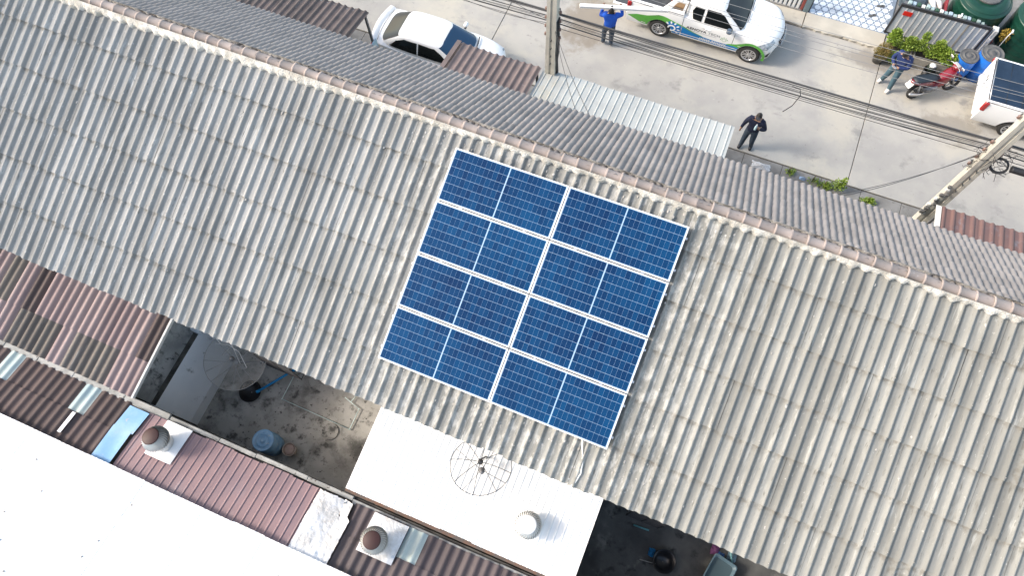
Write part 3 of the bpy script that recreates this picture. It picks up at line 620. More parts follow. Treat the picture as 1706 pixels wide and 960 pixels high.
# barred windows of the back wall
def bars(x0, x1, z0, z1, label, n=7, tilt=0.0):
    t = thing('window_grille', label, 'grille', ((x0 + x1) / 2, 2.3, z0), world=True)
    for k in range(n): z = z0 + (z1 - z0) * k / (n - 1); mb = MB(); mb.box(((x0 + x1) / 2, 2.06, z), (x1 - x0, .022, .022)); mb.build('bar', M['black'], t)
    for k in range(3): x = x0 + (x1 - x0) * k / 2; mb = MB(); mb.box((x, 2.06, (z0 + z1) / 2), (.026, .018, z1 - z0 + .05)); mb.build('upright', M['black'], t)
    for x in (x0, x1):
        for z in (z0, z1): mb = MB(); mb.box((x, 2.25, z), (.02, .36, .02)); mb.build('bracket', M['black'], t)
bars(-8.42, -7.40, .9, 1.9, 'black horizontal window bars under the eave beside the grey dish')
bars(1.62, 2.42, .9, 1.9, 'dark horizontal window bars under the eave above the black basin')
# white cables dangling beside the grey dish
cw_ = mat('white_cable', (.72, .70, .66), rough=.6)
for i, pts in enumerate((((-9.35, 2.1, 2.7), (-9.32, 1.98, 2.0), (-9.2, 2.02, 1.7), (-9.38, 1.8, 1.5)), ((-9.1, 2.2, 2.6), (-8.95, 2.0, 2.0), (-8.78, 1.75, 1.6)), ((-9.5, 1.95, 1.9), (-9.2, 2.05, 1.85), (-8.9, 2.0, 1.75), (-8.55, 1.72, 1.65)))):
    mb = MB(); mb.tube(pts, .011, 5); tag(mb.build('cable', cw_), ('white cable hanging from the eave beside the grey mesh dish', 'thin white cable dropping behind the grey mesh dish', 'white cable curving across the grey mesh dish')[i], 'cable')
# ---- things in the second yard
t = thing('wash_basin', 'round black wash basin on the dark yard floor', 'basin', (2.9, 1.45, 0)); mb = MB(); mb.lathe([(.20, 0), (.27, .22), (.29, .23), (.275, .235), (.20, .03), (.02, .025)], 28, cap=False); mb.build('body', mat('black_basin', (.014, .016, .02), rough=.3), t)
t = thing('wash_tub', 'square blue grey plastic tub on the dark yard floor', 'tub', (4.22, 1.72, 0), R(-12)); tubm = mat('blue_grey_plastic', (.14, .22, .26), rough=.4)
mb = MB()
def rr_(hx, hy, z, n=5, rad=.08):
    pts = []
    for cx, cy, a0 in ((hx - rad, hy - rad, 0), (-hx + rad, hy - rad, PI / 2), (-hx + rad, -hy + rad, PI), (hx - rad, -hy + rad, 1.5 * PI)):
        for k in range(n): a = a0 + PI / 2 * k / (n - 1); pts.append((cx + rad * math.cos(a), cy + rad * math.sin(a), z))
    return pts
mb.rings([rr_(.24, .28, 0), rr_(.28, .33, .26), rr_(.31, .36, .27), rr_(.31, .36, .285), rr_(.275, .325, .28), rr_(.23, .27, .03)], cap0=True, cap1=True); mb.build('body', tubm, t)
mb = MB(); mb.rings([rr_(.26, .31, .16)], cap1=False); mb.add(rr_(.255, .305, .15), [tuple(range(20))]); mb.build('water', mat('tub_water', (.10, .15, .17), rough=.08), t)
for (a_, b_, r_, c_, lab) in (((1.95, 2.0, .03), (2.35, 2.02, .03), .022, (.16, .42, .45), 'short turquoise pipe offcut lying under the window bars'), ((4.30, 2.36, .25), (4.52, 1.98, .03), .025, (.20, .42, .42), 'turquoise pipe propped against the wall by the tub'), ((2.35, 1.28, .02), (2.75, 1.33, .02), .012, (.42, .42, .40), 'thin grey rod lying beside the black wash basin')):
    mb = MB(); mb.tube([a_, b_], r_, 8); tag(mb.build('pipe', mat('pipe_colour', c_, rough=.4)), lab, 'pipe')
def cloth(x, y, z, sx, sy, c_, lab):
    n = 9; vs = []; q = random.Random(int(x * 100))
    for j in range(n + 1):
        for i in range(n + 1):
            u, v = i / n - .5, j / n - .5; rr = max(abs(u), abs(v)) * 2; vs.append((x + sx * u * (1 + .25 * q.random()), y + sy * v * (1 + .25 * q.random()), z + .07 * (1 - rr) * (1 + q.random()) + .005))
    mb = MB(); mb.add(vs, [(j * (n + 1) + i, j * (n + 1) + i + 1, (j + 1) * (n + 1) + i + 1, (j + 1) * (n + 1) + i) for j in range(n) for i in range(n)], 0, True)
    tag(mb.build('rag', mat('rag', c_, tuple(v * .7 for v in c_), 20, .9), fix=False), lab, 'rag')
cloth(4.02, 2.2, 0, .18, .22, (.34, .13, .30), 'crumpled purple rag beside the blue grey tub')
cloth(4.18, 2.1, 0, .16, .2, (.06, .16, .42), 'crumpled blue rag beside the blue grey tub')
cloth(4.45, 2.2, 0, .2, .18, (.22, .34, .42), 'pale blue rag by the propped turquoise pipe')
cloth(2.58, 1.55, 0, .14, .18, (.02, .22, .52), 'bright blue rag beside the black wash basin')
# ================================================================== street side
M['road'] = mat('road_concrete', (0.40, 0.385, 0.35), (0.335, 0.325, 0.305), 0.7, 0.9, bump=0.15, bscale=30, layers=(((0.44, 0.415, 0.355), 0.30, 0.48, 0.62), ((0.26, 0.255, 0.24), 1.3, 0.56, 0.74), ((0.30, 0.29, 0.275), 0.8, 0.58, 0.70, (1, 2.5, 1)), ((0.28, 0.27, 0.255), 4.5, 0.63, 0.72), ((0.16, 0.15, 0.135), 3.0, 0.70, 0.75), ((0.15, 0.145, 0.13), 14.0, 0.66, 0.71), ((.47, .455, .42), 6.0, .66, .72)))
def road_stain(m, spots):
    n = m.node_tree.nodes; L = m.node_tree.links.new; b = n['Principled BSDF']; cur = b.inputs['Base Color'].links[0].from_socket; g = n.new('ShaderNodeNewGeometry')
    nz = n.new('ShaderNodeTexNoise'); nz.inputs['Scale'].default_value = 1.8; nz.inputs['Detail'].default_value = 8; nz.inputs['Roughness'].default_value = .65; L(g.outputs['Position'], nz.inputs['Vector'])
    for (c, sc, col) in spots:
        mp = n.new('ShaderNodeMapping'); mp.vector_type = 'TEXTURE'; mp.inputs['Location'].default_value = (*c, 0); mp.inputs['Scale'].default_value = (*sc, 50); L(g.outputs['Position'], mp.inputs['Vector'])
        ln = n.new('ShaderNodeVectorMath'); ln.operation = 'LENGTH'; L(mp.outputs[0], ln.inputs[0])
        sb = n.new('ShaderNodeMath'); sb.operation = 'MULTIPLY_ADD'; L(nz.outputs['Fac'], sb.inputs[0]); sb.inputs[1].default_value = 1.8; L(ln.outputs['Value'], sb.inputs[2])
        r = n.new('ShaderNodeMapRange'); r.interpolation_type = 'SMOOTHSTEP'; r.inputs['From Min'].default_value = 1.95; r.inputs['From Max'].default_value = 1.45; r.inputs['To Max'].default_value = .75; L(sb.outputs[0], r.inputs['Value'])
        x = n.new('ShaderNodeMix'); x.data_type = 'RGBA'; L(r.outputs['Result'], x.inputs['Factor']); L(cur, x.inputs['A']); x.inputs['B'].default_value = (*col, 1); cur = x.outputs['Result']
    L(cur, b.inputs['Base Color'])
road_stain(M['road'], (((-4.75, 16.9), (.9, 1.5), (.22, .185, .14)), ((-2.9, 13.9), (1.2, .35), (.20, .185, .16)), ((7.3, 16.9), (1.1, .7), (.24, .22, .185)), ((4.9, 18.6), (1.6, .5), (.24, .22, .19))))
M['drain'] = mat('drain_concrete', (0.235, 0.23, 0.22), (0.17, 0.165, 0.155), 2.0, 0.9, bump=0.3, layers=(((0.10, 0.095, 0.085), 4.0, 0.58, 0.7),))
M['apron'] = mat('cream_concrete', (0.50, 0.465, 0.39), (0.42, 0.39, 0.33), 1.4, 0.9, bump=0.25, layers=(((0.30, 0.28, 0.245), 2.2, 0.60, 0.75), ((0.56, 0.53, 0.46), 5, .6, .72)))
M['joint'] = mat('joint_dirt', (0.085, 0.08, 0.07), rough=0.95)
road = struct(flat('road', -80, 80, 13.05, 20.4, -0.03, M['joint']))
def slab(name, x0, x1, y0, y1, z0, z1, m, parent, bev=.006, jag=None):
    mb = MB(); mb.box(((x0 + x1) / 2, (y0 + y1) / 2, (z0 + z1) / 2), (x1 - x0, y1 - y0, z1 - z0), bev=bev); return mb.build(name, m, parent)
for k in range(-3, 4):
    slab('concrete_slab', -7.45 + 12.2 * k + .012, 4.75 + 12.2 * k - .012, 13.74, 19.14, -.12, 0.0, M['road'], road)
x = -20.0
while x < 20:
    slab('drain_slab', x + .008, x + 1.192, 13.12, 13.70, -.12, -.012 + rnd.uniform(-.006, .006), M['drain'], road); x += 1.2
struct(flat('frontage', -60, 60, 8.4, 13.1, -0.012, M['drain']))
# apron on the far side: a raised cream strip with a broken front edge
ap = struct(flat('apron', -60, 60, 19.1, 20.0, -0.02, M['joint']))
def jagged(x0, x1, y0, y1, z, m, seed, amp=.05):
    q = random.Random(seed); n = int((x1 - x0) / .09); poly = [(x0, y1)] + [(x0, y0 + q.uniform(-amp, amp))]
    yy = y0
    for i in range(1, n): yy = .8 * yy + .2 * y0 + q.gauss(0, amp * .45); poly.append((x0 + (x1 - x0) * i / n, yy))
    poly += [(x1, y0), (x1, y1)]
    mb = MB(); mb.prism(poly, -.1, z); return mb.build('apron_slab', m, ap)
jagged(2.04, 4.66, 19.13, 19.78, .07, M['apron'], 4); jagged(-.6, 2.01, 19.15, 19.78, .05, M['apron'], 5, .035); jagged(-8, -.63, 19.15, 19.78, .05, M['apron'], 6, .03)
slab('concrete_slab', 4.70, 7.60, 19.16, 19.95, -.1, .02, M['road'], ap); slab('concrete_slab', 7.63, 16, 19.12, 21.5, -.1, .10, M['drain'], ap)
# patch of dark stains on the road are real oil marks
# ---- tiled courtyard behind the apron
M['grout'] = mat('blue_grey_grout', (0.20, 0.25, 0.31), (0.16, 0.20, 0.26), 3, 0.7)
M['tile'] = mat('white_round_tile', (0.66, 0.71, 0.76), (0.58, 0.64, 0.71), 2.0, 0.35, rand=0.08, layers=(((0.52, 0.52, 0.50), 1.2, .58, .75),))
court = struct(flat('courtyard', 2.06, 4.72, 19.80, 24, 0.05, M['grout']))
def disc(r_, n, h): mb = MB(); mb.lathe([(r_, 0), (r_ * .97, h)], n, smooth=False); return mb.mesh('tile')
d1, d2 = disc(.100, 12, .006), disc(.026, 6, .005); d1.materials.append(M['tile']); d2.materials.append(M['tile'])
j = 0; yy = 19.92
while yy < 21.3:
    xx = 2.2 + (.125 if j % 2 else 0)
    while xx < 4.62:
        o = obj('tile', d1, court); o.location = (xx, yy, .0505)
        for (dx, dy) in ((.125, .045), (.125, -.045)):
            if xx + dx < 4.66: o = obj('tile', d2, court); o.location = (xx + dx, yy + dy * 1.6, .0505)
        xx += .25
    yy += .215; j += 1
# ---- red and white picket fence, teal post
pf = thing('picket_fence', 'white picket fence with red end post behind the white pickup', 'fence', (0, 19.82, 0), world=True)
rp = mat('red_paint', (0.27, 0.055, 0.045), (.22, .06, .05), 6, .6); wp = mat('white_paint', (.78, .78, .77), (.68, .68, .67), 7, .55)
for k in range(22):
    x = 1.68 - .145 * k; mb = MB(); mb.box((x, 19.83, .66), (.085, .03, 1.2), bev=.006); mb.build('picket', wp, pf)
mb = MB(); mb.box((1.82, 19.84, .68), (.09, .09, 1.3), bev=.008); mb.build('post', rp, pf)
for z in (.25, 1.0): mb = MB(); mb.box((.2, 19.87, z), (3.3, .03, .05)); mb.build('rail', M['grey_metal'], pf)
mb = MB(); mb.box((.2, 19.85, .045), (3.3, .16, .09), bev=.01); mb.build('kerb', M['drain'], pf)
gp = thing('gate_post', 'grey teal gate post between the picket fence and the tiled courtyard', 'post', (1.99, 19.85, 0), world=True)
mb = MB(); mb.box((1.975, 19.88, .7), (.18, .18, 1.4), bev=.01); mb.build('shaft', mat('teal_grey', (.16, .22, .25), (.13, .18, .2), 5, .6), gp); mb = MB(); mb.box((2.085, 19.86, .7), (.03, .06, 1.38)); mb.build('latch_bar', M['black'], gp)
# ---- sliding gate of grey boards with white ribs
gt = thing('sliding_gate', 'grey metal gate with paired white ribs and black top rail', 'gate', (6, 19.88, 0), world=True)
gm = mat('grey_gate_paint', (.37, .41, .45), (.32, .36, .40), 3, .5, rand=.06); wr = mat('white_rib', (.74, .74, .73), rough=.5)
x = 4.64; k = 0
while x < 7.28:
    mb = MB(); mb.box((x + .072, 19.88, .66), (.142, .02, 1.12)); mb.build('board', gm, gt)
    for d in (.153, .178): mb = MB(); mb.box((x + d, 19.872, .66), (.014, .03, 1.12)); mb.build('rib', wr if k != 10 else mat('dirty_rib', (.36, .33, .28)), gt)
    x += .188; k += 1
for z, h in ((1.235, .045), (1.30, .05), (.085, .05)): mb = MB(); mb.box((5.96, 19.885, z), (2.74, .06, h), bev=.006); mb.build('rail', M['black'], gt)
mb = MB(); mb.box((4.60, 19.885, .67), (.06, .07, 1.3), bev=.006); mb.build('stile', M['black'], gt); mb = MB(); mb.box((7.32, 19.885, .67), (.06, .07, 1.3), bev=.006); mb.build('stile', M['black'], gt)
tag((lambda mb: mb.build('red_sign', mat('red_sign', (.55, .02, .012), rough=.4)))(MB().box((4.90, 19.845, 1.02), (.27, .012, .17), bev=.004)), 'small blank red sign hung on the grey gate', 'sign')
pl = thing('gate_pillar', 'whitewashed concrete gate pillar right of the grey gate', 'pillar', (7.5, 19.95, 0), world=True)
mb = MB(); mb.box((7.47, 19.98, .62), (.18, .22, 1.24), bev=.012); mb.build('shaft', mat('whitewash', (.62, .62, .60), (.42, .42, .40), 3, .9, bump=.2), pl); mb = MB(); mb.box((7.47, 19.86, .85), (.12, .02, .14), bev=.004); mb.build('meter_box', mat('grey_box', (.5, .5, .49), rough=.5), pl)
# clutter behind the gate
flat_ = flat('carport_floor', 4.74, 16, 19.97, 26, 0.012, M['drain']); struct(flat_)
sh_ = thing('storage_shelf', 'low grey shelf cluttered with pale items right behind the gate', 'shelf', (6, 20.1, 0), world=True)
mb = MB(); mb.box((5.95, 20.14, 1.12), (2.5, .20, .03)); mb.build('board', M['grey_metal'], sh_)
for x in (4.8, 5.95, 7.1): mb = MB(); mb.box((x, 20.14, .56), (.03, .18, 1.1)); mb.build('leg', M['grey_metal'], sh_)
pc = [mat('pale_teal', (.32, .42, .42)), mat('pale_blue', (.34, .44, .52)), mat('dark_green', (.03, .08, .05)), mat('off_white', (.6, .6, .57))]
for k in range(17):
    x = 4.84 + .14 * k; hgt = rnd.uniform(.05, .12); mb = MB(); mb.box((x, 20.14 + rnd.gauss(0, .012), 1.135 + hgt / 2 + .003), (.11, .13, hgt), bev=.012); ci = k % 4 if k % 5 else 0; tag(mb.build('storage_box', pc[ci]), 'small %s box, %s from the left on the shelf behind the gate' % (('teal', 'pale blue', 'dark green', 'off white')[ci], 'first second third fourth fifth sixth seventh eighth ninth tenth eleventh twelfth thirteenth fourteenth fifteenth sixteenth seventeenth'.split()[k]), 'box', 'boxes along the shelf')
M['tank'] = mat('green_tank_plastic', (0.006, 0.040, 0.026), (0.008, 0.052, 0.034), 2.0, 0.35)
def tank(x, y, label, r_=.80, h=1.5):
    t = thing('water_tank', label, 'water tank', (x, y, .012), group='green water tanks behind the gate')
    pf_ = [(r_ * .97, 0)]
    for k in range(7): z = .1 + k * (h * .78) / 6; pf_ += [(r_, z), (r_ * 1.015, z + .04), (r_, z + .08)]
    pf_ += [(r_ * .97, h * .9), (r_ * .86, h * .965), (r_ * .62, h), (r_ * .60, h - .01), (r_ * .52, h)]
    mb = MB(); mb.lathe(pf_, 40); mb.build('body', M['tank'], t)
    mb = MB(); mb.lathe([(r_ * .50, h - .01), (r_ * .50, h + .05), (r_ * .46, h + .065), (r_ * .40, h + .05), (r_ * .12, h + .07), (.02, h + .07)], 32); mb.build('lid', M['lid_dark'], t)
    for k in range(3): mb = MB(); q = r_ * (.9 - .1 * k); mb.lathe([(q + .008, h * (.945 + .016 * k)), (q, h * (.95 + .016 * k) + .012), (q - .008, h * (.95 + .016 * k))], 40, cap=False); mb.build('moulding', M['tank'], t)
tank(6.95, 20.95, 'large round green water tank behind the grey gate'); tank(8.75, 20.85, 'green water tank at the right edge behind the concrete ramp')
for (x, y, lab) in ((6.38, 20.12, 'white tap pipe in front of the large green tank'), (7.92, 20.02, 'white tap pipe in front of the right green tank')):
    t = thing('tap_pipe', lab, 'pipe', (x, y, 0), world=True); mb = MB(); mb.tube([(x, y, .05), (x, y, 1.05), (x + .02, y, 1.25)], .017, 8); mb.build('riser', wp, t); mb = MB(); mb.tube([(x + .02, y - .05, 1.24), (x + .02, y + .05, 1.28)], .03, 8); mb.build('valve', wp, t)
for i, (x0, y0, c_, lab) in enumerate(((5.62, 20.55, (.66, .65, .62), 'rolled white plastic sheet standing behind the gate'), (5.80, 20.60, (.62, .58, .56), 'rolled pale mat standing behind the gate'), (5.95, 20.55, (.22, .02, .03), 'dark red board leaning behind the gate'))):
    mb = MB()
    if i < 2: mb.tube([(x0 - .18, y0 + .5, .75), (x0 - .05, y0 + .05, 1.0), (x0 + .02, y0 - .2, 1.02)], [.07, .09, .05], 10)
    else: mb.box((x0, y0, .6), (.05, .7, 1.1), bev=.01)
    tag(mb.build('roll' if i < 2 else 'board', mat('clutter_%d' % i, c_, tuple(v * .8 for v in c_), 5, .6)), lab, 'roll' if i < 2 else 'board')
dk = mat('dark_cloth', (.03, .05, .07), (.08, .11, .13), 5, .8)
t = thing('covered_cart', 'dark covered cart behind the left end of the gate', 'cart', (5.0, 20.75, 0), world=True); mb = MB(); mb.box((5.05, 20.8, .75), (.8, .7, .5), bev=.12); mb.build('cover', dk, t)
for x in (4.8, 5.3): mb = MB(); mb.tube([(x - .03, 20.45, .25), (x + .03, 20.45, .25)], .24, 16); mb.build('wheel', M['black'], t)
mb = MB(); mb.box((7.62, 20.7, .62), (.12, 1.3, .1), M=None); tag(mb.build('red_rail', rp), 'red painted steel rail between the two green tanks', 'rail')
# small things on the tiled court: two pairs of flip-flops, a clump of pots
for i, (x, y, a) in enumerate(((4.08, 20.42, .5), (4.26, 20.92, .35))):
    t = thing('sandal', ('dark sandal lying on the white round tiles', 'dark sandal lying farther back on the round tiles')[i], 'sandal', (x, y, .057), a)
    mb = MB(); mb.rings([[(px, py, z) for px, py in ((-.13, -.03), (-.10, -.05), (0, -.04), (.1, -.055), (.14, -.02), (.14, .02), (.1, .05), (0, .035), (-.10, .045), (-.13, .02))] for z in (0, .02)], cap0=True, cap1=True, smooth=False); mb.build('sole', M['lid_dark'], t)
    mb = MB(); mb.tube([(.02, -.04, .015), (.06, 0, .055), (.02, .035, .015)], .009, 5); mb.build('strap', M['black'], t)
# ---- planters and shrubs in front of the gate
M['leaf'] = mat('shrub_leaf', (0.17, 0.27, 0.028), (0.25, 0.34, 0.05), 9.0, 0.6, rand=0.15, layers=(((0.08, 0.15, 0.02), 5, .55, .7),))
M['leaf_dry'] = mat('dry_shrub_leaf', (0.17, 0.15, 0.035), (0.24, 0.17, 0.05), 8.0, 0.7)
M['bark'] = mat('bark', (0.10, 0.075, 0.05), rough=.9)
def leaf_cloud(parts, n, seed, ls=(.05, .02), up=.35):
    """many small bent leaves; parts = list of (centre, radii)"""
    q = random.Random(seed); vs = []; fs = []
    for _ in range(n):
        c, rad = q.choice(parts); d = Vector((q.gauss(0, 1), q.gauss(0, 1), q.gauss(0, 1))).normalized() * (q.random() ** .45)
        p = Vector(c) + Vector((d.x * rad[0], d.y * rad[1], d.z * rad[2])); a = Vector((d.x + q.gauss(0, .5), d.y + q.gauss(0, .5), d.z * .6 + up + q.gauss(0, .4))).normalized()
        b = a.orthogonal().normalized(); b.rotate(Matrix.Rotation(q.uniform(0, 2 * PI), 3, a)); l = ls[0] * q.uniform(.6, 1.3); w_ = ls[1] * q.uniform(.7, 1.3); nn = a.cross(b)
        o = len(vs); vs += [p, p + a * l * .5 + b * w_ + nn * .004, p + a * l, p + a * l * .5 - b * w_ + nn * .004]; fs.append((o, o + 1, o + 2, o + 3))
    return vs, fs
def shrub(name, label, base, parts, n, seed, leafm, stems=5, cat='shrub', group=None, ls=(.06, .022)):
    t = thing(name, label, cat, base, group=group); q = random.Random(seed)
    vs, fs = leaf_cloud(parts, n, seed, ls); mb = MB(); mb.add(vs, fs); mb.build('crown', leafm, t, fix=False)
    mb = MB(); mb.tube([(0, 0, 0), (q.gauss(0, .02), q.gauss(0, .02), .2), (parts[0][0][0] * .5, parts[0][0][1] * .5, .35)], [.018, .014, .008], 6)
    for c, rad in parts: mb.tube([(0, 0, .12), Vector(c) * .6, Vector(c) + Vector((0, 0, rad[2] * .5))], [.012, .008, .003], 5)
    mb.build('stem', M['bark'], t); return t
pcon = mat('planter_concrete', (.30, .285, .25), (.22, .21, .185), 3, .9, bump=.3)
def planter(x0, x1, y0, y1, h, label):
    t = thing('planter', label, 'planter', ((x0 + x1) / 2, (y0 + y1) / 2, .02), world=True); wl2 = .05
    for (a, b, c, d) in ((x0, x1, y0, y0 + wl2), (x0, x1, y1 - wl2, y1), (x0, x0 + wl2, y0 + wl2, y1 - wl2), (x1 - wl2, x1, y0 + wl2, y1 - wl2)):
        mb = MB(); mb.box(((a + b) / 2, (c + d) / 2, .02 + h / 2), (b - a, d - c, h), bev=.008); mb.build('side', pcon, t)
    mb = MB(); mb.box(((x0 + x1) / 2, (y0 + y1) / 2, h * .42), (x1 - x0 - .1, y1 - y0 - .1, h * .8)); mb.build('soil', mat('soil', (.05, .04, .03), rough=1), t); return t
planter(4.75, 5.52, 18.78, 19.30, .36, 'concrete planter holding the left bushes before the gate'); planter(5.56, 6.95, 18.82, 19.30, .38, 'long concrete planter holding the right bushes before the gate')
shrub('shrub', 'bright green bush at the left end before the gate', (4.82, 19.1, .3), [((0, 0, .35), (.22, .2, .22)), ((-.02, .08, .5), (.15, .14, .16))], 1500, 1, M['leaf'])
shrub('shrub', 'light green bush behind the leaning man', (5.22, 19.06, .3), [((0, 0, .3), (.26, .22, .2)), ((.1, .02, .42), (.2, .18, .16)), ((.26, .0, .34), (.14, .14, .16))], 1900, 2, M['leaf'])
shrub('shrub', 'thin tall bush in the middle before the gate', (5.62, 19.08, .3), [((0, 0, .4), (.16, .15, .22)), ((.02, .1, .66), (.12, .1, .2))], 620, 3, M['leaf'])
shrub('shrub', 'bushy light green plant near the blue drums', (6.02, 19.05, .3), [((0, 0, .32), (.26, .2, .2)), ((.12, .05, .55), (.15, .14, .2))], 1500, 4, M['leaf'])
shrub('shrub', 'dense green bush beside the motorcycle handlebar', (6.45, 18.98, .3), [((0, 0, .34), (.28, .24, .22)), ((.2, -.05, .3), (.2, .2, .2)), ((-.12, .05, .45), (.16, .16, .16))], 2300, 5, M['leaf'])
shrub('dry_shrub', 'brownish dry round bush at the corner of the cream apron', (4.62, 18.66, .0), [((0, 0, .42), (.26, .22, .28)), ((.02, .04, .5), (.2, .2, .24))], 1900, 6, M['leaf_dry'], ls=(.06, .008))
shrub('shrub', 'low green plant behind the leaning man', (5.02, 18.72, .0), [((0, 0, .3), (.2, .16, .2)), ((.32, .06, .26), (.16, .14, .18))], 1000, 8, M['leaf'])
t = thing('plant_pot', 'dark pot holding the dry round bush', 'pot', (4.62, 18.66, 0)); mb = MB(); mb.lathe([(.14, 0), (.19, .24), (.205, .25), (.185, .25), (.17, .2), (.02, .2)], 20); mb.build('body', M['lid_dark'], t)
shrub('yellow_plant', 'small yellowing plant between the green tanks', (7.95, 20.35, .1), [((0, 0, .7), (.12, .14, .22)), ((.08, .02, .55), (.1, .1, .16))], 260, 9, mat('yellow_leaf', (.42, .27, .03), (.30, .22, .04), 9, .6), ls=(.09, .02))
# ---- weeds along the drain
for i, (x, y, n, hh, lab) in enumerate(((3.03, 13.50, 140, .16, 'small weed growing by the drain near the white rag'), (3.75, 13.46, 90, .12, 'thin straggling weed in the drain joint'), (4.10, 13.42, 320, .14, 'low green weed patch along the drain'), (4.46, 13.46, 560, .48, 'tallest leafy weed growing out of the drain'), (5.42, 13.36, 420, .15, 'green weed clump nearest the leaning utility pole'))):
    shrub('weed', lab, (x, y, -.02), [((0, 0, hh * .5), (.14 + .1 * (n > 300), .11, hh * .55)), ((.08, .02, hh * .8), (.07, .07, hh * .6))], n, 40 + i, M['leaf'], cat='weed', ls=(.06, .018), group='weeds along the drain')
def scrap(x, y, z, sx, sy, c_, lab, nm='litter'):
    cloth(x, y, z, sx, sy, c_, lab); COL.objects[-1].name = nm; COL.objects[-1]['category'] = 'litter'
scrap(2.18, 13.42, 0, .5, .22, (.62, .62, .62), 'crumpled white plastic sheet lying by the drain'); scrap(3.45, 13.45, 0, .16, .1, (.30, .42, .60), 'small pale blue litter by the drain')
# ---- front awnings
GA = R(-10)
M['awn_brown'] = mat('brown_awning_sheet', (0.20, 0.155, 0.145), (0.16, 0.125, 0.12), 2.0, 0.7, rand=0.12, bump=0.2, layers=(((0.30, 0.28, 0.27), 6, .63, .75), ((0.55, 0.54, 0.52), 40, .72, .76)))
M['awn_dark'] = mat('old_brown_awning_sheet', (0.125, 0.10, 0.095), (0.085, 0.07, 0.068), 2.5, 0.7, rand=0.2, bump=0.3, layers=(((0.24, 0.23, 0.23), 6, .60, .72, (1, .2, .2)),))
M['awn_red'] = mat('red_brown_awning_sheet', (0.20, 0.115, 0.10), (0.17, 0.10, 0.092), 2, 0.6, rand=0.1, layers=(((0.60, 0.58, 0.56), 14, .68, .72), ((0.20, 0.18, 0.20), 3, .55, .7)))
M['awn_white'] = mat('white_awning_sheet', (0.46, 0.475, 0.455), (0.41, 0.42, 0.405), 2.0, 0.4, rand=0.06, layers=(((0.45, 0.42, 0.34), 1.3, .60, .74, (1, .3, .3)), ((0.34, 0.345, 0.33), 9, .66, .72)))
def awning(label, x0, x1, ye, ze, wsheet, nper, fn, m, seg, edge_m, z_depth=3.6, ang=GA):
    n = max(1, round((x1 - x0) / wsheet)); wS = (x1 - x0) / n
    t = thing('awning', label, 'awning', ((x0 + x1) / 2, ye - 1.8, 0), world=True); me = sheet_mesh(wS + .012, nper, z_depth, fn, seg=seg, th=.006, name='awning_sheet')
    for c in range(n):
        o = obj('awning_sheet', me, t); o.matrix_basis = Matrix.Translation((x0 + (c + 1) * wS + .006, ye + rnd.uniform(-.015, .015), ze + .003 * (c % 2))) @ RZ @ Matrix.Rotation(-ang, 4, 'X')
        if c == 0: me.materials.append(m)
    for s in (.12, 1.6, 3.0):
        mb = MB(); mb.box(((x0 + x1) / 2, ye - s, ze - .09 - s * math.tan(ang)), (x1 - x0 - .06, .05, .08)); mb.build('purlin', M['grey_metal'], t)
    for x in (x0 + .08, (x0 + x1) / 2, x1 - .08): mb = MB(); mb.box((x, ye - .12, (ze - .13) / 2), (.06, .06, ze - .13)); mb.build('post', M['grey_metal'], t)
    for x, b in ((x0 - .02, edge_m),) if edge_m else (): mb = MB(); mb.box((x + .0, ye - 1.8, ze + .03 - 1.8 * math.tan(ang)), (.13, 3.65, .025), M=Matrix.Translation((x, ye - 1.8, ze + .03 + 1.8 * math.tan(-ang))) @ Matrix.Rotation(ang, 4, 'X') @ Matrix.Translation((-x, -ye + 1.8, -ze - .03 + 1.8 * math.tan(ang)))); mb.build('verge', b, t)
    return t
awave = lambda u: -0.05 * (1 - (0.5 + 0.5 * math.cos(2 * PI * (u - .5))) ** 2.2)
awning('brown corrugated awning over the front of the white sedan', -7.15, -4.66, 12.32, 2.86, .44, 2, awave, M['awn_brown'], 9, M['awn_brown'])
awning('white ribbed metal awning along the street front', -4.60, .90, 12.44, 2.70, .76, 4, lambda u: rib(u, .09, .024), M['awn_white'], 16, None)
awning('old dark brown awning behind the rear of the white sedan', -18.0, -10.12, 12.36, 2.86, .44, 2, awave, M['awn_dark'], 9, None)
awning('red brown ribbed awning at the right beyond the leaning pole', 6.34, 12.5, 11.93, 2.80, .46, 2, lambda u: rib(u, .22, .04), M['awn_red'], 12, mat('white_verge', (.68, .67, .62)))
mb = MB(); mb.box((-10.02, 11.6, 1.5), (.05, 1.2, .9), bev=.01); tag(mb.build('leaning_board', mat('pale_blue_panel', (.42, .55, .62), (.34, .47, .55), 4, .5)), 'pale blue board under the dark brown awning by the sedan', 'board')
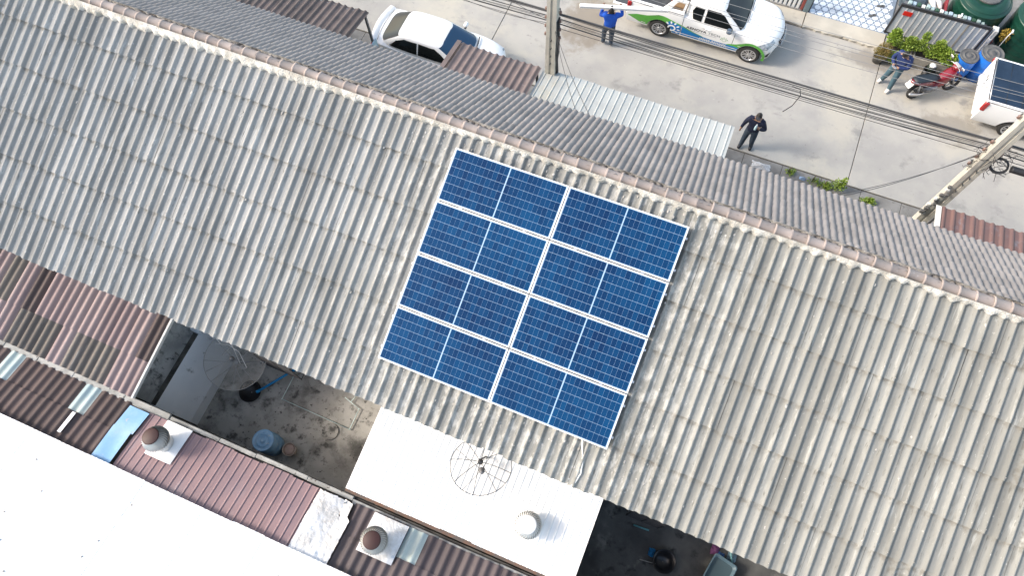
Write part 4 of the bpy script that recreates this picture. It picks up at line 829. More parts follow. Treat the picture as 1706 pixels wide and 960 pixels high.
# ---- utility poles
M['pole'] = mat('pole_concrete', (0.52, 0.50, 0.43), (0.44, 0.42, 0.37), 3.0, 0.9, bump=0.25, layers=(((0.28, 0.265, 0.24), 4.0, .60, .74, (1, 1, .15)), ((0.60, 0.58, .52), 6, .6, .7, (1, 1, .2))))
M['cable'] = mat('black_cable', (0.055, 0.055, 0.057), rough=.6)
M['insul'] = mat('porcelain', (.20, .13, .11), rough=.3)
def pole(x, y, label, H=9.0):
    t = thing('utility_pole', label, 'utility pole', (x, y, 0)); b, tp = .155, .115
    def sec(h, z): g = .035; return [(-h, -h * .8, z), (-g, -h * .8, z), (-g, -h * .62, z), (g, -h * .62, z), (g, -h * .8, z), (h, -h * .8, z), (h, h * .8, z), (-h, h * .8, z)]
    mb = MB(); mb.rings([sec(b, 0), sec(tp, H)], cap0=True, cap1=True, smooth=False); mb.build('shaft', M['pole'], t)
    for z in (4.15, 4.45, 4.75, 5.05, 6.0, 6.3, 6.6):
        mb = MB(); hb = b - (b - tp) * z / H
        mb.box((0, hb * .8 + .012, z), (hb * 2 + .06, .02, .06)); br = mb.build('bracket', M['grey_metal'], t)
        for sx in (-1, 1): mb = MB(); mb.lathe([(.02, -.05), (.04, -.04), (.025, -.015), (.04, .01), (.025, .04), (.012, .05)], 10, c=(sx * (hb + .06), .03, z)); mb.build('insulator', M['insul'], br)
    for k, z in enumerate((3.2, 3.5, 3.8, 4.1)): mb = MB(); mb.tube([(.02, -.16, z), (.02, .16, z)], .014, 6); mb.build('bolt', M['black'], t)
    q = random.Random(int(x * 10))
    for k in range(5):
        ox = .13 + .012 * k; mb = MB(); mb.tube([(ox + q.gauss(0, .012), -.06 + .03 * k + q.gauss(0, .01), z) for z in [i * .4 for i in range(1, 13)]], q.choice([.011, .016, .02]), 5); mb.build('riser_cable', M['cable'], t)
    return t
pole(-4.39, 12.37, 'upright concrete utility pole standing at the white awning'); pole(6.46, 12.35, 'concrete utility pole at the right with a coil of cable')
PX1, PX2, PY = -4.39, 6.46, 12.37
def wire(pts, r_, label, group='overhead cables along the street', m=None, n=5):
    mb = MB(); mb.tube(pts, r_, n); tag(mb.build('overhead_cable', m or M['cable']), label, 'cable', group)
def span(x0, x1, y, z0, z1, sag, n=14): return [(x0 + (x1 - x0) * i / n, y, z0 + (z1 - z0) * i / n - sag * 4 * (i / n) * (1 - i / n)) for i in range(n + 1)]
wq = random.Random(2)
main = [(4.93, .026, .02), (4.86, .013, .08), (4.80, .010, .03), (4.75, .012, .10), (4.69, .010, .05), (4.63, .011, .09), (4.57, .014, .05), (4.52, .010, .12), (4.46, .014, .06), (4.41, .011, .02), (4.72, .009, .16), (4.60, .009, .18), (4.88, .008, .10), (4.83, .008, .14), (4.78, .007, .07), (4.66, .008, .12), (4.54, .008, .09), (4.49, .007, .15)]
for k, (z, r_, sg) in enumerate(main):
    yy = PY + .16 + .05 * (k % 3)
    pts = span(-18, PX1, yy, z - .12, z - .10, sg) + span(PX1, PX2, yy, z - .10, z, sg)[1:] + span(PX2, 19, yy, z, z, sg)[1:]
    wire(pts, r_ * (.95 if k == 0 else .68), 'thick black cable, uppermost of the lower cable bundle along the street' if k == 0 else 'black cable in the lower bundle strung along the street', None if k == 0 else 'lower cable bundle along the street')
for k, z in enumerate((6.72, 6.50, 6.42, 6.24, 6.05)):
    yy = PY + .18
    wire(span(-18, PX1, yy, z, z, .1 + .03 * k) + span(PX1, PX2, yy, z, z, .1 + .03 * k)[1:] + span(PX2, 19, yy, z, z, .1 + .03 * k)[1:], .0055, 'thin wire in the upper set strung along the street', 'upper wires along the street', mat('aluminium_wire', (.22, .22, .22), rough=.5) if k == 0 else bpy.data.materials['aluminium_wire'])
for i, (a_, b_) in enumerate((((PX1 + .1, 12.3, 4.5), (-2.05, 8.9, 5.9)), ((PX1 + .1, 12.3, 4.45), (-2.4, 8.9, 5.8)), ((PX1 - .1, 12.45, 4.6), (-8.2, 14.2, 4.0)), ((PX1 - .1, 12.45, 4.5), (-8.6, 13.4, 3.6)), ((PX2 - .1, 12.45, 4.6), (3.2, 9.3, 5.6)), ((PX2 - .1, 12.45, 4.5), (3.0, 9.3, 5.5)))):
    p0, p1 = Vector(a_), Vector(b_); wire([p0.lerp(p1, t_ / 8) - Vector((0, 0, .25 * 4 * t_ / 8 * (1 - t_ / 8))) for t_ in range(9)], .007, ('service wire from the left pole down to the front eave', 'thin service wire beside it from the left pole to the eave', 'service wire leaving the left pole across the street', 'lower service wire leaving the left pole across the street', 'service wire from the right pole towards the weeds', 'lower service wire from the right pole towards the weeds')[i], 'service wires')
t = thing('cable_coil', 'round coil of black cable hanging on the right pole', 'coil', (6.86, 12.42, 4.25), world=True)
for k in range(7): mb = MB(); rr = .19 + .012 * math.sin(k * 2.1); mb.tube([(6.86 + rr * math.cos(a) * 1.0, 12.44 + .02 * math.sin(k * 1.3) + rr * math.sin(a) * .62, 4.28 + rr * math.sin(a) * .55 + .012 * math.sin(k * 3)) for a in [2 * PI * i / 22 for i in range(23)]], .014, 5, cap=False); mb.build('loop', M['cable'], t)
mb = MB(); mb.rings([[(x, 12.40 + .085 * math.cos(a), 4.34 + .085 * math.sin(a)) for a in [2 * PI * i / 12 for i in range(12)]] for x in (7.10, 7.14, 7.62, 7.66)], cap0=True, cap1=True); tag(mb.build('splice_box', M['black']), 'black cable splice box hanging right of the coil', 'splice box')
q = random.Random(8); mb = MB()
for k in range(60):
    a = Vector((PX2 + q.uniform(-.25, .45), PY - .12 + q.uniform(-.05, .3), q.uniform(4.1, 4.9))); b = a + Vector((q.uniform(-.35, .35), q.uniform(-.15, .15), q.uniform(-.5, .2))); mb.tube([a, a.lerp(b, .5) + Vector((q.gauss(0, .06), q.gauss(0, .06), q.gauss(0, .08))), b], .006, 4)
o = mb.build('loose_wires', M['cable']); tag(o, 'tangle of loose thin wires around the right pole', 'wires'); o['kind'] = 'stuff'
t = thing('meter_cluster', 'cluster of pale cable boxes low on the right pole', 'boxes', (6.28, 12.28, 2.2), world=True)
for k in range(11): mb = MB(); mb.box((6.30 + q.uniform(-.10, .12), 12.21 + q.uniform(-.04, .05), 1.9 + .14 * k), (q.uniform(.06, .12), .08, q.uniform(.07, .12)), bev=.012); mb.build('box', M['lid_dark'] if k % 3 else pc[3], t)
t = thing('cable_end', 'loose black cable end hanging below the street cables', 'cable', (2.1, 12.5, 4.3), world=True); mb = MB(); mb.tube([(1.75, 12.55, 4.72), (1.95, 12.5, 4.75), (2.02, 12.45, 4.6), (1.95, 12.35, 4.3), (1.80, 12.25, 4.1)], .012, 5); mb.build('strand', M['cable'], t)
# ================================================================== vehicles
from mathutils.bvhtree import BVHTree
M['car_white'] = mat('white_car_paint', (0.86, 0.86, 0.85), rough=0.4, coat=0.35)
M['glass'] = mat('tinted_glass', (0.008, 0.010, 0.011), rough=0.04, spec=0.3)
M['glass_blue'] = mat('sky_reflection_windscreen', (0.012, 0.05, 0.11), rough=0.04, spec=0.7)  # blue base colour stands in for the sky reflected in the glass
M['tyre'] = mat('tyre_rubber', (0.022, 0.022, 0.022), (0.035, 0.034, 0.033), 12, 0.85)
M['alloy'] = mat('alloy_rim', (0.55, 0.55, 0.56), rough=0.3, metal=0.8)
M['trim'] = mat('black_trim', (0.018, 0.018, 0.019), rough=0.55)
M['lamp_red'] = mat('red_lamp', (0.33, 0.008, 0.012), rough=0.15, coat=0.5)
M['lamp_clear'] = mat('clear_lamp', (0.50, 0.55, 0.60), (0.20, 0.24, 0.28), 14, 0.12, coat=0.6, coords='object')
M['bedliner'] = mat('bed_liner', (0.045, 0.05, 0.058), (0.07, 0.075, 0.08), 8, 0.7)
M['green'] = mat('green_livery', (0.07, 0.30, 0.035), (0.10, 0.38, 0.05), 1.2, 0.35, coords='object'); M['blue'] = mat('blue_livery', (0.002, 0.095, 0.42), (0.002, 0.19, 0.50), 1.0, 0.5, coords='object', spec=.25)
M['ink'] = mat('dark_lettering', (.06, .06, .065), rough=.4); M['ink2'] = mat('grey_lettering', (.34, .35, .36), rough=.4)
def interp(tab, z):
    if z <= tab[0][0]: return tab[0][1:]
    for a, b in zip(tab, tab[1:]):
        if z <= b[0]: t = (z - a[0]) / (b[0] - a[0]); return tuple(p + (q - p) * t for p, q in zip(a[1:], b[1:]))
    return tab[-1][1:]
def patch(poly, f, step=.09):
    """flat outline in (a, b) cut into a grid and laid on a surface by f(a, b)"""
    bm = bmesh.new(); bm.faces.new([bm.verts.new((a, b, 0)) for a, b in poly])
    for ax in (0, 1):
        lo = min(p[ax] for p in poly); hi = max(p[ax] for p in poly); k = math.ceil(lo / step + 1e-6)
        while k * step < hi - 1e-6:
            co = [0, 0, 0]; co[ax] = k * step; no = [0, 0, 0]; no[ax] = 1
            bmesh.ops.bisect_plane(bm, geom=bm.verts[:] + bm.edges[:] + bm.faces[:], plane_co=co, plane_no=no); k += 1
    bmesh.ops.triangulate(bm, faces=[q for q in bm.faces if len(q.verts) > 4])
    bm.verts.index_update(); vs = [f(v.co.x, v.co.y) for v in bm.verts]; fs = [tuple(v.index for v in q.verts) for q in bm.faces]; bm.free(); return vs, fs
def patch_obj(name, poly, f, m, parent, step=.09, flip=False, smooth=True):
    vs, fs = patch(poly, f, step); mb = MB(); mb.add(vs, [tuple(reversed(q)) for q in fs] if flip else fs, 0, smooth); return mb.build(name, m, parent, fix=False)
def solid_patch(name, poly, f_out, f_in, m, parent, step=.12):
    mb = MB(); vs, fs = patch(poly, f_out, step); mb.add(vs, fs, 0, True); vs, fs = patch(poly, f_in, step); mb.add(vs, fs, 0, True); n = len(poly)
    mb.add([f_out(*p) for p in poly] + [f_in(*p) for p in poly], [(k, (k + 1) % n, n + (k + 1) % n, n + k) for k in range(n)]); return mb.build(name, m, parent, fix=True)
class House:       # cabin: superellipse rings by height; tab rows (z, cx, hx, hy)
    def __init__(s, tab, p=5.0): s.tab = tab; s.p = p
    def ring(s, z, n=40):
        cx, hx, hy = interp(s.tab, z); out = []
        for k in range(n):
            a = 2 * PI * k / n; c, d = math.cos(a), math.sin(a); e = 2 / s.p
            out.append((cx + hx * math.copysign(abs(c) ** e, c), hy * math.copysign(abs(d) ** e, d), z))
        return out
    def fx(s, y, z, sg=1, off=.006):
        cx, hx, hy = interp(s.tab, z); t = min(.999, abs(y) / hy); return (cx + sg * (hx * (1 - t ** s.p) ** (1 / s.p) + off), y, z + off * .6)
    def fy(s, x, z, sg=-1, off=.006):
        cx, hx, hy = interp(s.tab, z); t = min(.995, abs(x - cx) / hx); return (x, sg * (hy * (1 - t ** s.p) ** (1 / s.p) + off), z)
    def build(s, m, parent, crown=.03, name='cabin'):
        zs = []
        for a, b in zip(s.tab, s.tab[1:]): zs += [a[0] + (b[0] - a[0]) * k / 3 for k in range(3)]
        zs.append(s.tab[-1][0]); rs = [s.ring(z) for z in zs]; cx, hx, hy = interp(s.tab, zs[-1])
        for q in (.85, .55, .2): rs.append([(cx + (p[0] - cx) * q, p[1] * q, zs[-1] + crown * (1 - q * q)) for p in rs[len(zs) - 1]])
        mb = MB(); mb.rings(rs, cap0=True, cap1=True); return mb.build(name, m, parent)
def body_loft(stations, wheels, m, parent, arch_r, y_in=.52, name='body'):
    rs = []
    for x, half, bow in stations:
        r_ = [(x - bow * (y / .92) ** 2, -y, z) for y, z in half]; l_ = [(x - bow * (y / .92) ** 2, y, z) for y, z in half[::-1] if y > 0]; rs.append(r_ + l_)
    mb = MB(); mb.rings(rs, cap0=True, cap1=True); o = mb.build(name, m, parent)
    cb = MB()
    for wx, wz in wheels:
        for sg in (-1, 1): cb.tube([(wx, sg * y_in, wz), (wx, sg * 1.3, wz)], arch_r, 28)
    cut = cb.build('cutter', None); md = o.modifiers.new('b', 'BOOLEAN'); md.object = cut; md.operation = 'DIFFERENCE'; md.solver = 'EXACT'
    cut.parent = parent; bpy.context.view_layer.update(); dg = bpy.context.evaluated_depsgraph_get(); me = bpy.data.meshes.new_from_object(o.evaluated_get(dg)); o.modifiers.clear()
    old = o.data; o.data = me; me.materials.clear(); me.materials.append(m); bpy.data.objects.remove(cut)
    ang = R(32)
    for p in me.polygons: p.use_smooth = True
    bm = bmesh.new(); bm.from_mesh(me)
    for e in bm.edges:
        if len(e.link_faces) == 2 and e.calc_face_angle(0) > ang: e.smooth = False
    bm.to_mesh(me); bm.free(); return o
def wheel(x, y, z, r_, wd, parent, sg, spokes=6, rim_m=None):
    t = MB(); T = Matrix.Translation((x, y, z)) @ Matrix.Rotation(R(90) * (1 if sg < 0 else -1), 4, 'X')      # local +z outwards
    t.lathe([(r_ * .64, wd * .42), (r_ * .70, wd * .5), (r_ * .90, wd * .48), (r_, wd * .34), (r_, -wd * .34), (r_ * .9, -wd * .5), (r_ * .6, -wd * .5)], 32, M=T, cap=True); ty = t.build('tyre', M['tyre'], parent)
    b = MB(); b.lathe([(r_ * .66, wd * .40), (r_ * .69, wd * .47), (r_ * .63, wd * .50), (r_ * .60, wd * .44), (r_ * .58, wd * .1), (.02, wd * .1)], 32, M=T, cap=False); rm = b.build('rim', M['trim'], ty)
    b = MB(); b.lathe([(r_ * .70, wd * .485), (r_ * .64, wd * .515), (r_ * .58, wd * .47), (r_ * .57, wd * .3)], 32, M=T, cap=False); b.lathe([(r_ * .16, wd * .44), (r_ * .12, wd * .47), (.01, wd * .47)], 16, M=T)
    for k in range(spokes):
        for d in (-.13, .13):
            a = 2 * PI * k / spokes; q = Matrix.Rotation(a, 4, 'Z'); b.add([q @ Vector(v) for v in ((.05, d * .1 - .016, wd * .43), (.05, d * .1 + .016, wd * .43), (r_ * .61, d * r_ + .02, wd * .46), (r_ * .61, d * r_ - .02, wd * .46))], [(0, 1, 2, 3)], M=T)
    b.build('spokes', rim_m or M['alloy'], ty)
def pick(tab_lo): return lambda x, z: (x, -(interp(tab_lo, z)[0] + .004), z)
LOW = [(.28, .865), (.30, .86), (.44, .905), (.66, .925), (.90, .914), (1.05, .886), (1.20, .868)]
def make_pickup(label, loc, livery, open_tail):
    t = thing('pickup_truck', label, 'pickup truck', loc); W = M['car_white']
    bedh = [(0, .40), (.78, .40), (.86, .30), (.905, .44), (.925, .66), (.914, .90), (.888, 1.13), (.872, 1.195), (.80, 1.205), (.79, 1.15), (.785, .70), (0, .70)]
    cabh = [(0, .40), (.78, .40), (.86, .28), (.905, .44), (.925, .66), (.914, .90), (.888, 1.05), (.865, 1.09), (.82, 1.11), (.7, 1.12), (.5, 1.125), (0, 1.13)]
    def hood(th, ws=1.0, zb=.28, low=1.0):
        return [(0, zb + .1), (.78 * ws, zb + .08), (.86 * ws, zb), (.905 * ws, .44), (.925 * ws, .62 * low), (.914 * ws, .80 * low), (.88 * ws, th - .12), (.83 * ws, th - .05), (.74 * ws, th - .012), (.55 * ws, th), (.3 * ws, th + .018), (0, th + .025)]
    st = [(-1.15, bedh, 0), (-1.13, bedh, 0), (-.5, bedh, 0), (0, bedh, 0), (.69, bedh, 0), (.70, cabh, 0), (1.5, cabh, 0), (2.45, cabh, 0), (2.62, hood(1.10), .02), (2.9, hood(1.06), .06), (3.25, hood(1.02), .13), (3.48, hood(.975, .985), .2), (3.66, hood(.92, .965), .27), (3.77, hood(.84, .945, .30, .97), .31), (3.84, hood(.72, .92, .34, .86), .34), (3.87, hood(.62, .90, .38, .80), .36)]
    body = body_loft(st, ((0, .35), (3.02, .35)), W, t, .415)
    H = House([(1.06, 1.66, .985, .875), (1.12, 1.64, .965, .868), (1.30, 1.52, .84, .825), (1.50, 1.38, .68, .76), (1.62, 1.31, .58, .715), (1.68, 1.28, .52, .66)], 6.0); cab = H.build(W, t, .035)
    G_ = M['glass']; bvh = None
    for sg in (-1, 1):
        fy = lambda x, z, s_=sg: H.fy(x, z, s_)
        patch_obj('rear_window', [(.90, 1.40), (.98, 1.14), (1.26, 1.12), (1.27, 1.55), (.98, 1.56)], fy, G_, t, .07, flip=sg > 0)
        patch_obj('front_window', [(1.35, 1.12), (2.28, 1.12), (2.26, 1.18), (1.92, 1.48), (1.76, 1.56), (1.35, 1.57)], fy, G_, t, .07, flip=sg > 0)
        mb = MB(); mb.box((2.20, sg * 1.0, 1.20), (.17, .20, .15), bev=.045); mi = mb.build('mirror', mat('grey_mirror_shell', (.07, .10, .14), rough=.2, coat=.6) if livery else W, t)
        mb = MB(); mb.box((2.22, sg * .90, 1.16), (.05, .12, .03)); mb.build('mirror_arm', M['trim'], mi)
        for x in (1.42,): mb = MB(); mb.box((x + .12, sg * .925, .93), (.19, .03, .03), bev=.01); mb.build('door_handle', W, t)
        fl = lambda x, z, s_=sg: (x, s_ * (interp(LOW, z)[0] + .003), z)
        for x in (.715, 2.40): patch_obj('door_seam', [(x - .007, .33), (x + .007, .33), (x + .007, 1.05), (x - .007, 1.05)], fl, M['trim'], t, .1, flip=sg > 0)
        patch_obj('side_rail_trim', [(-1.12, 1.165), (.69, 1.165), (.69, 1.185), (-1.12, 1.185)], lambda x, z, s_=sg: (x, s_ * (interp(LOW, z)[0] + .008), z), M['trim'], t, .3, flip=sg > 0)
        mb = MB(); mb.box((-1.10, sg * .875, .98), (.15, .10, .36), bev=.03); mb.build('tail_light', M['lamp_red'], t)
        # headlight wrapped round the corner
        HPX = [(3.16, .83), (3.34, .905), (3.58, .915), (3.66, .83), (3.50, .725), (3.30, .735)]
        bvh = BVHTree.FromObject(body, bpy.context.evaluated_depsgraph_get()) if sg < 0 else bvh
        def fb(x, z, s_=sg, d=.010):
            hit = bvh.ray_cast(Vector((x, s_ * 2, z)), Vector((0, -s_, 0)))[0]; return (x + d * .5, (hit.y if hit else s_ * .6) + s_ * d, z)
        patch_obj('headlight', HPX, fb, M['lamp_clear'], t, .05, flip=sg > 0)
        patch_obj('fog_light_recess', [(3.50, .40), (3.58, .40), (3.64, .58), (3.55, .56)], fb, M['trim'], t, .05, flip=sg > 0)
        for wx in (0, 3.02): wheel(wx, sg * .80, .35, .35, .22, t, sg)
    patch_obj('windscreen', [(-.76, 1.13), (.76, 1.13), (.62, 1.60), (.3, 1.635), (-.3, 1.635), (-.62, 1.60)], lambda y, z: H.fx(y, z, 1, .008), M['glass'], t, .08)
    patch_obj('rear_windscreen', [(-.68, 1.18), (.68, 1.18), (.6, 1.56), (-.6, 1.56)], lambda y, z: H.fx(y, z, -1, .008), G_, t, .08, flip=True)
    patch_obj('grille', [(-.36, .54), (.36, .54), (.42, .78), (-.42, .78)], lambda y, z: (3.90 - .34 * (y / .92) ** 2 - max(0, z - .62) * .42, y, z), M['trim'], t, .08)
    for k in range(3): mb = MB(); mb.tube([(3.905 - .34 * (y / .92) ** 2 - max(0, .58 + .07 * k - .62) * .42, y, .58 + .07 * k) for y in [-.36 + .09 * i for i in range(9)]], .012, 5); mb.build('grille_bar', M['alloy'], t)
    for y in (-.25, .25): mb = MB(); mb.tube([(2.64, y - .1, 1.145), (2.62, y + .32, 1.17)], .012, 5); mb.build('wiper', M['trim'], t)
    mb = MB(); mb.tube([(1.55, .35, 1.715), (1.45, .35, 1.95)], .006, 5); mb.build('antenna', M['trim'], t)
    mb = MB(); mb.box((-.24, 0, .706), (1.70, 1.54, .012)); mb.box((-.24, .776, .92), (1.70, .012, .42)); mb.box((-.24, -.776, .92), (1.70, .012, .42)); mb.box((.675, 0, .95), (.015, 1.54, .46)); mb.build('bed_liner', M['bedliner'], t)
    mb = MB(); mb.box((-1.15, 0, .46), (.12, 1.56, .16), bev=.04); mb.build('rear_bumper', M['alloy'] if livery else W, t)
    if open_tail:
        mb = MB(); mb.box((-1.43, 0, .73), (.52, 1.50, .06), bev=.02); tg = mb.build('tailgate', W, t); mb = MB(); mb.box((-1.42, 0, .764), (.44, 1.36, .012)); mb.build('tailgate_liner', M['bedliner'], tg)
    else:
        mb = MB(); mb.box((-1.15, 0, .92), (.07, 1.56, .54), bev=.02); tg = mb.build('tailgate', W, t)
        for y in (-.3, -.42): mb = MB(); mb.box((-1.19, y + .55, 1.0), (.01, .03, .12)); mb.build('tailgate_slot', M['trim'], tg)
        nn = 10; vs = []
        for j in range(nn + 1):
            for i in range(nn + 1): u, v = i / nn, j / nn; vs.append((-1.10 + 1.80 * u, -.80 + 1.60 * v, 1.212 + .02 * math.sin(PI * u) * math.sin(PI * v) + .006 * math.sin(9 * u)))
        mb = MB(); mb.add(vs, [(j * (nn + 1) + i, j * (nn + 1) + i + 1, (j + 1) * (nn + 1) + i + 1, (j + 1) * (nn + 1) + i) for j in range(nn) for i in range(nn)], 0, True); mb.build('bed_cover', mat('navy_vinyl', (.008, .020, .042), (.014, .03, .058), 3, .35), t, fix=False)
        for k in range(1, 4): mb = MB(); mb.tube([(-1.1 + .45 * k, -.78, 1.225), (-1.1 + .45 * k, .78, 1.225)], .006, 5); mb.build('cover_seam', M['trim'], t)
        mb = MB(); mb.tube([(-1.10, y, 1.215) for y in (-.82, 0, .82)], .016, 6); mb.build('cover_rail', M['alloy'], t)
    if livery:
        for sg in (-1, 1):     # styling bar behind the cab
            pts = [(-.02, 1.20), (.68, 1.20), (.72, 1.62), (.42, 1.63), (.28, 1.58)]; inn = [(.22, 1.25), (.60, 1.25), (.64, 1.55), (.44, 1.56), (.38, 1.53)]
            mb = MB(); n = 5
            for (ya, yb) in ((sg * .85, sg * .78),):
                def yo(z, d): return sg * (.865 - (z - 1.2) * .26 - d)
                A = [(x, yo(z, 0), z) for x, z in pts]; B = [(x, yo(z, 0), z) for x, z in inn]; A2 = [(x, yo(z, .07), z) for x, z in pts]; B2 = [(x, yo(z, .07), z) for x, z in inn]
                vs = A + B + A2 + B2; fs = []
                for k in range(n):
                    l = (k + 1) % n; fs += [(k, l, n + l, n + k), (2 * n + k, 3 * n + k, 3 * n + l, 2 * n + l), (k, 2 * n + k, 2 * n + l, l), (n + k, n + l, 3 * n + l, 3 * n + k)]
                mb.add(vs, fs)
            mb.build('styling_bar', W, t)
        mb = MB(); mb.tube([(.5, -.76, 1.61), (.5, -.6, 1.64), (.5, .6, 1.64), (.5, .76, 1.61)], .04, 8); mb.build('styling_bar_tube', W, t)
        def fl(d, sg=-1): return lambda x, z: (x, sg * (interp(LOW, z)[0] + d), z)
        def arch(wx, r_, a0, a1, n=12): return [(wx + r_ * math.cos(R(a0 + (a1 - a0) * k / n)), .35 + r_ * math.sin(R(a0 + (a1 - a0) * k / n))) for k in range(n + 1)]
        rear_g = [(-1.12, .62), (-.56, .37)] + arch(0, .418, 176, 62) + [(.30, .84), (.05, .95), (-.10, .94), (-.45, .80), (-.80, .74)]
        rear_b = arch(0, .418, 62, 6) + [(.45, .33), (.70, .33), (.70, .76), (.5, .80), (.30, .84)]
        door_b = [(.73, .33), (1.33, .32), (1.9, .305), (2.48, .30)] + arch(3.02, .425, 176, 155, 3) + [(2.50, .55), (2.25, .545), (1.90, .535), (1.44, .565), (1.03, .655), (.73, .755)]
        door_g = [(.73, .755), (1.03, .655), (1.44, .565), (1.44, .585), (1.05, .685), (.73, .80)]
        rear_g2 = [(.05, .95), (.30, .84), (.5, .80), (.70, .76), (.70, .805), (.45, .86), (.2, .93)]
        front_g = [(2.22, .545), (2.50, .55)] + arch(3.02, .425, 155, -16, 16) + [(3.52, .22)] + arch(3.02, .515, -8, 125, 12) + [(2.55, .68), (2.3, .60)]
        for sg in (-1, 1):
            for nm, pl_, m_, d in (('green_swoosh', rear_g, M['green'], .004), ('blue_panel', rear_b, M['blue'], .004), ('blue_panel', door_b, M['blue'], .004), ('green_swoosh', door_g, M['green'], .005), ('green_swoosh', rear_g2, M['green'], .005), ('green_swoosh', front_g, M['green'], .004)):
                patch_obj(nm, pl_, fl(d, sg), m_, t, .1, flip=sg > 0)
            # white sun emblem on the quarter panel
            em = [(.40 + .14 * math.cos(R(a)), .57 + .14 * math.sin(R(a))) for a in range(-110, 200, 20)] + [(.40 + .085 * math.cos(R(a)), .57 + .085 * math.sin(R(a))) for a in range(190, -120, -20)]
            patch_obj('sun_emblem', em, fl(.007, sg), W, t, .1, flip=sg > 0)
            for a in (-38, -4, 32, 66, 100, 134):
                c_ = (.40 + .235 * math.cos(R(a)), .57 + .235 * math.sin(R(a))); q = [(c_[0] + .055 * math.cos(R(b)) * math.cos(R(a)) - .03 * math.sin(R(b)) * math.sin(R(a)), c_[1] + .055 * math.cos(R(b)) * math.sin(R(a)) + .03 * math.sin(R(b)) * math.cos(R(a))) for b in range(0, 360, 30)]
                patch_obj('sun_ray', q, fl(.007, sg), W, t, .2, flip=sg > 0)
            # lettering on the door
            def text(s, x, z, size, m_, nm='lettering', sx=1.0):
                cu = bpy.data.curves.new('t', 'FONT'); cu.body = s; cu.size = size; cu.space_character = 1.12; cu.offset = .004; to = bpy.data.objects.new('t', cu); COL.objects.link(to); bpy.context.view_layer.update()
                me = bpy.data.meshes.new_from_object(to.evaluated_get(bpy.context.evaluated_depsgraph_get())); bpy.data.objects.remove(to); wd = max(v.co.x for v in me.vertices)
                for v in me.vertices:
                    xx = v.co.x * sx; xx = x + (xx if sg < 0 else wd * sx - xx); zz = z + v.co.y; v.co = (xx, sg * (interp(LOW, zz)[0] + .007), zz)
                me.materials.clear(); o = obj(nm, me, t, m_); return x + wd * sx
            xe = text('AENOVA', .86, .755, .125, M['ink'], sx=1.22)
            text('TECH', xe + .05, .755, .12, M['ink2'], sx=1.22)
            patch_obj('swash', [(1.33, .905), (1.42, .93), (1.50, .905), (1.58, .915), (1.50, .89), (1.42, .912)], fl(.007, sg), M['ink'], t, .3, flip=sg > 0)
            for (xa, xb, z, h, m_) in ((.98, 1.88, .70, .012, M['ink2']), (.74, 1.26, .445, .018, W)):      # lines of print too small to read
                patch_obj('fine_print', [(xa, z), (xb, z), (xb, z + h), (xa, z + h)], fl(.007, sg), m_, t, .2, flip=sg > 0)
            for (xa, xb, z, h, sd_) in ((1.36, 2.20, .475, .042, 1), (1.33, 2.32, .385, .040, 2)):
                q = random.Random(sd_); x = xa
                while x < xb:
                    w_ = q.uniform(.028, .06); patch_obj('fine_print', [(x, z), (x + w_, z), (x + w_ * .9, z + h), (x + w_ * .15, z + h * q.uniform(.75, 1))], fl(.007, sg), W, t, .2, flip=sg > 0); x += w_ + (.018 if q.random() < .8 else .06)
            em = [(2.13 + .075 * math.cos(R(a)), .70 + .065 * math.sin(R(a))) for a in range(0, 360, 24)] ; em2 = [(2.13 + .055 * math.cos(R(a)), .70 + .047 * math.sin(R(a))) for a in range(0, 360, 24)]
            mb = MB(); n = len(em); mb.add([fl(.007, sg)(*p) for p in em] + [fl(.007, sg)(*p) for p in em2], [(k, (k + 1) % n, n + (k + 1) % n, n + k) for k in range(n)]); mb.build('small_sun_emblem', mat('pale_green_print', (.42, .55, .42), rough=.4), t)
            for a in (20, 60, 100, 140, 180): c_ = (2.13 + .11 * math.cos(R(a)), .70 + .10 * math.sin(R(a))); patch_obj('small_sun_ray', [(c_[0] - .02, c_[1] - .01), (c_[0] + .02, c_[1] - .01), (c_[0] + .02, c_[1] + .01), (c_[0] - .02, c_[1] + .01)], fl(.007, sg), M['green'], t, .3, flip=sg > 0)
    return t
pk = make_pickup('white pickup with green and blue livery, parked facing right', (-2.34, 17.98, 0), True, True)
pk2 = make_pickup('white pickup with navy bed cover, cut off at the right edge', (8.80, 18.05, 0), False, False)
# load in the open bed
def bed(x, y): return (-2.34 + x, 17.98 + y, .712)
t = thing('red_bucket', 'red bucket standing in the open bed of the livery pickup', 'bucket', bed(.22, .05)); mb = MB(); mb.lathe([(.15, 0), (.19, .30), (.205, .31), (.185, .31), (.15, .06), (.02, .05)], 20); mb.build('body', mat('red_plastic', (.40, .015, .02), rough=.4), t)
mb = MB(); mb.box(bed(-.55, .2)[:2] + (.80,), (.5, .4, .17), bev=.02); tag(mb.build('toolbox', mat('grey_blue_box', (.10, .14, .17), rough=.5)), 'grey blue toolbox in the open pickup bed', 'toolbox')
mb = MB(); mb.box(bed(.42, .1)[:2] + (.86,), (.34, 1.0, .29), bev=.02); tag(mb.build('carton', mat('cardboard', (.26, .16, .08), (.22, .14, .07), 5, .9)), 'brown carton against the cab in the pickup bed', 'carton')
mb = MB(); mb.box((9.12, 18.35, 1.30), (.55, .42, .14), bev=.05); tag(mb.build('folded_tarp', mat('black_vinyl', (.012, .013, .015), rough=.35)), 'folded black tarp lying on the navy bed cover', 'tarp')
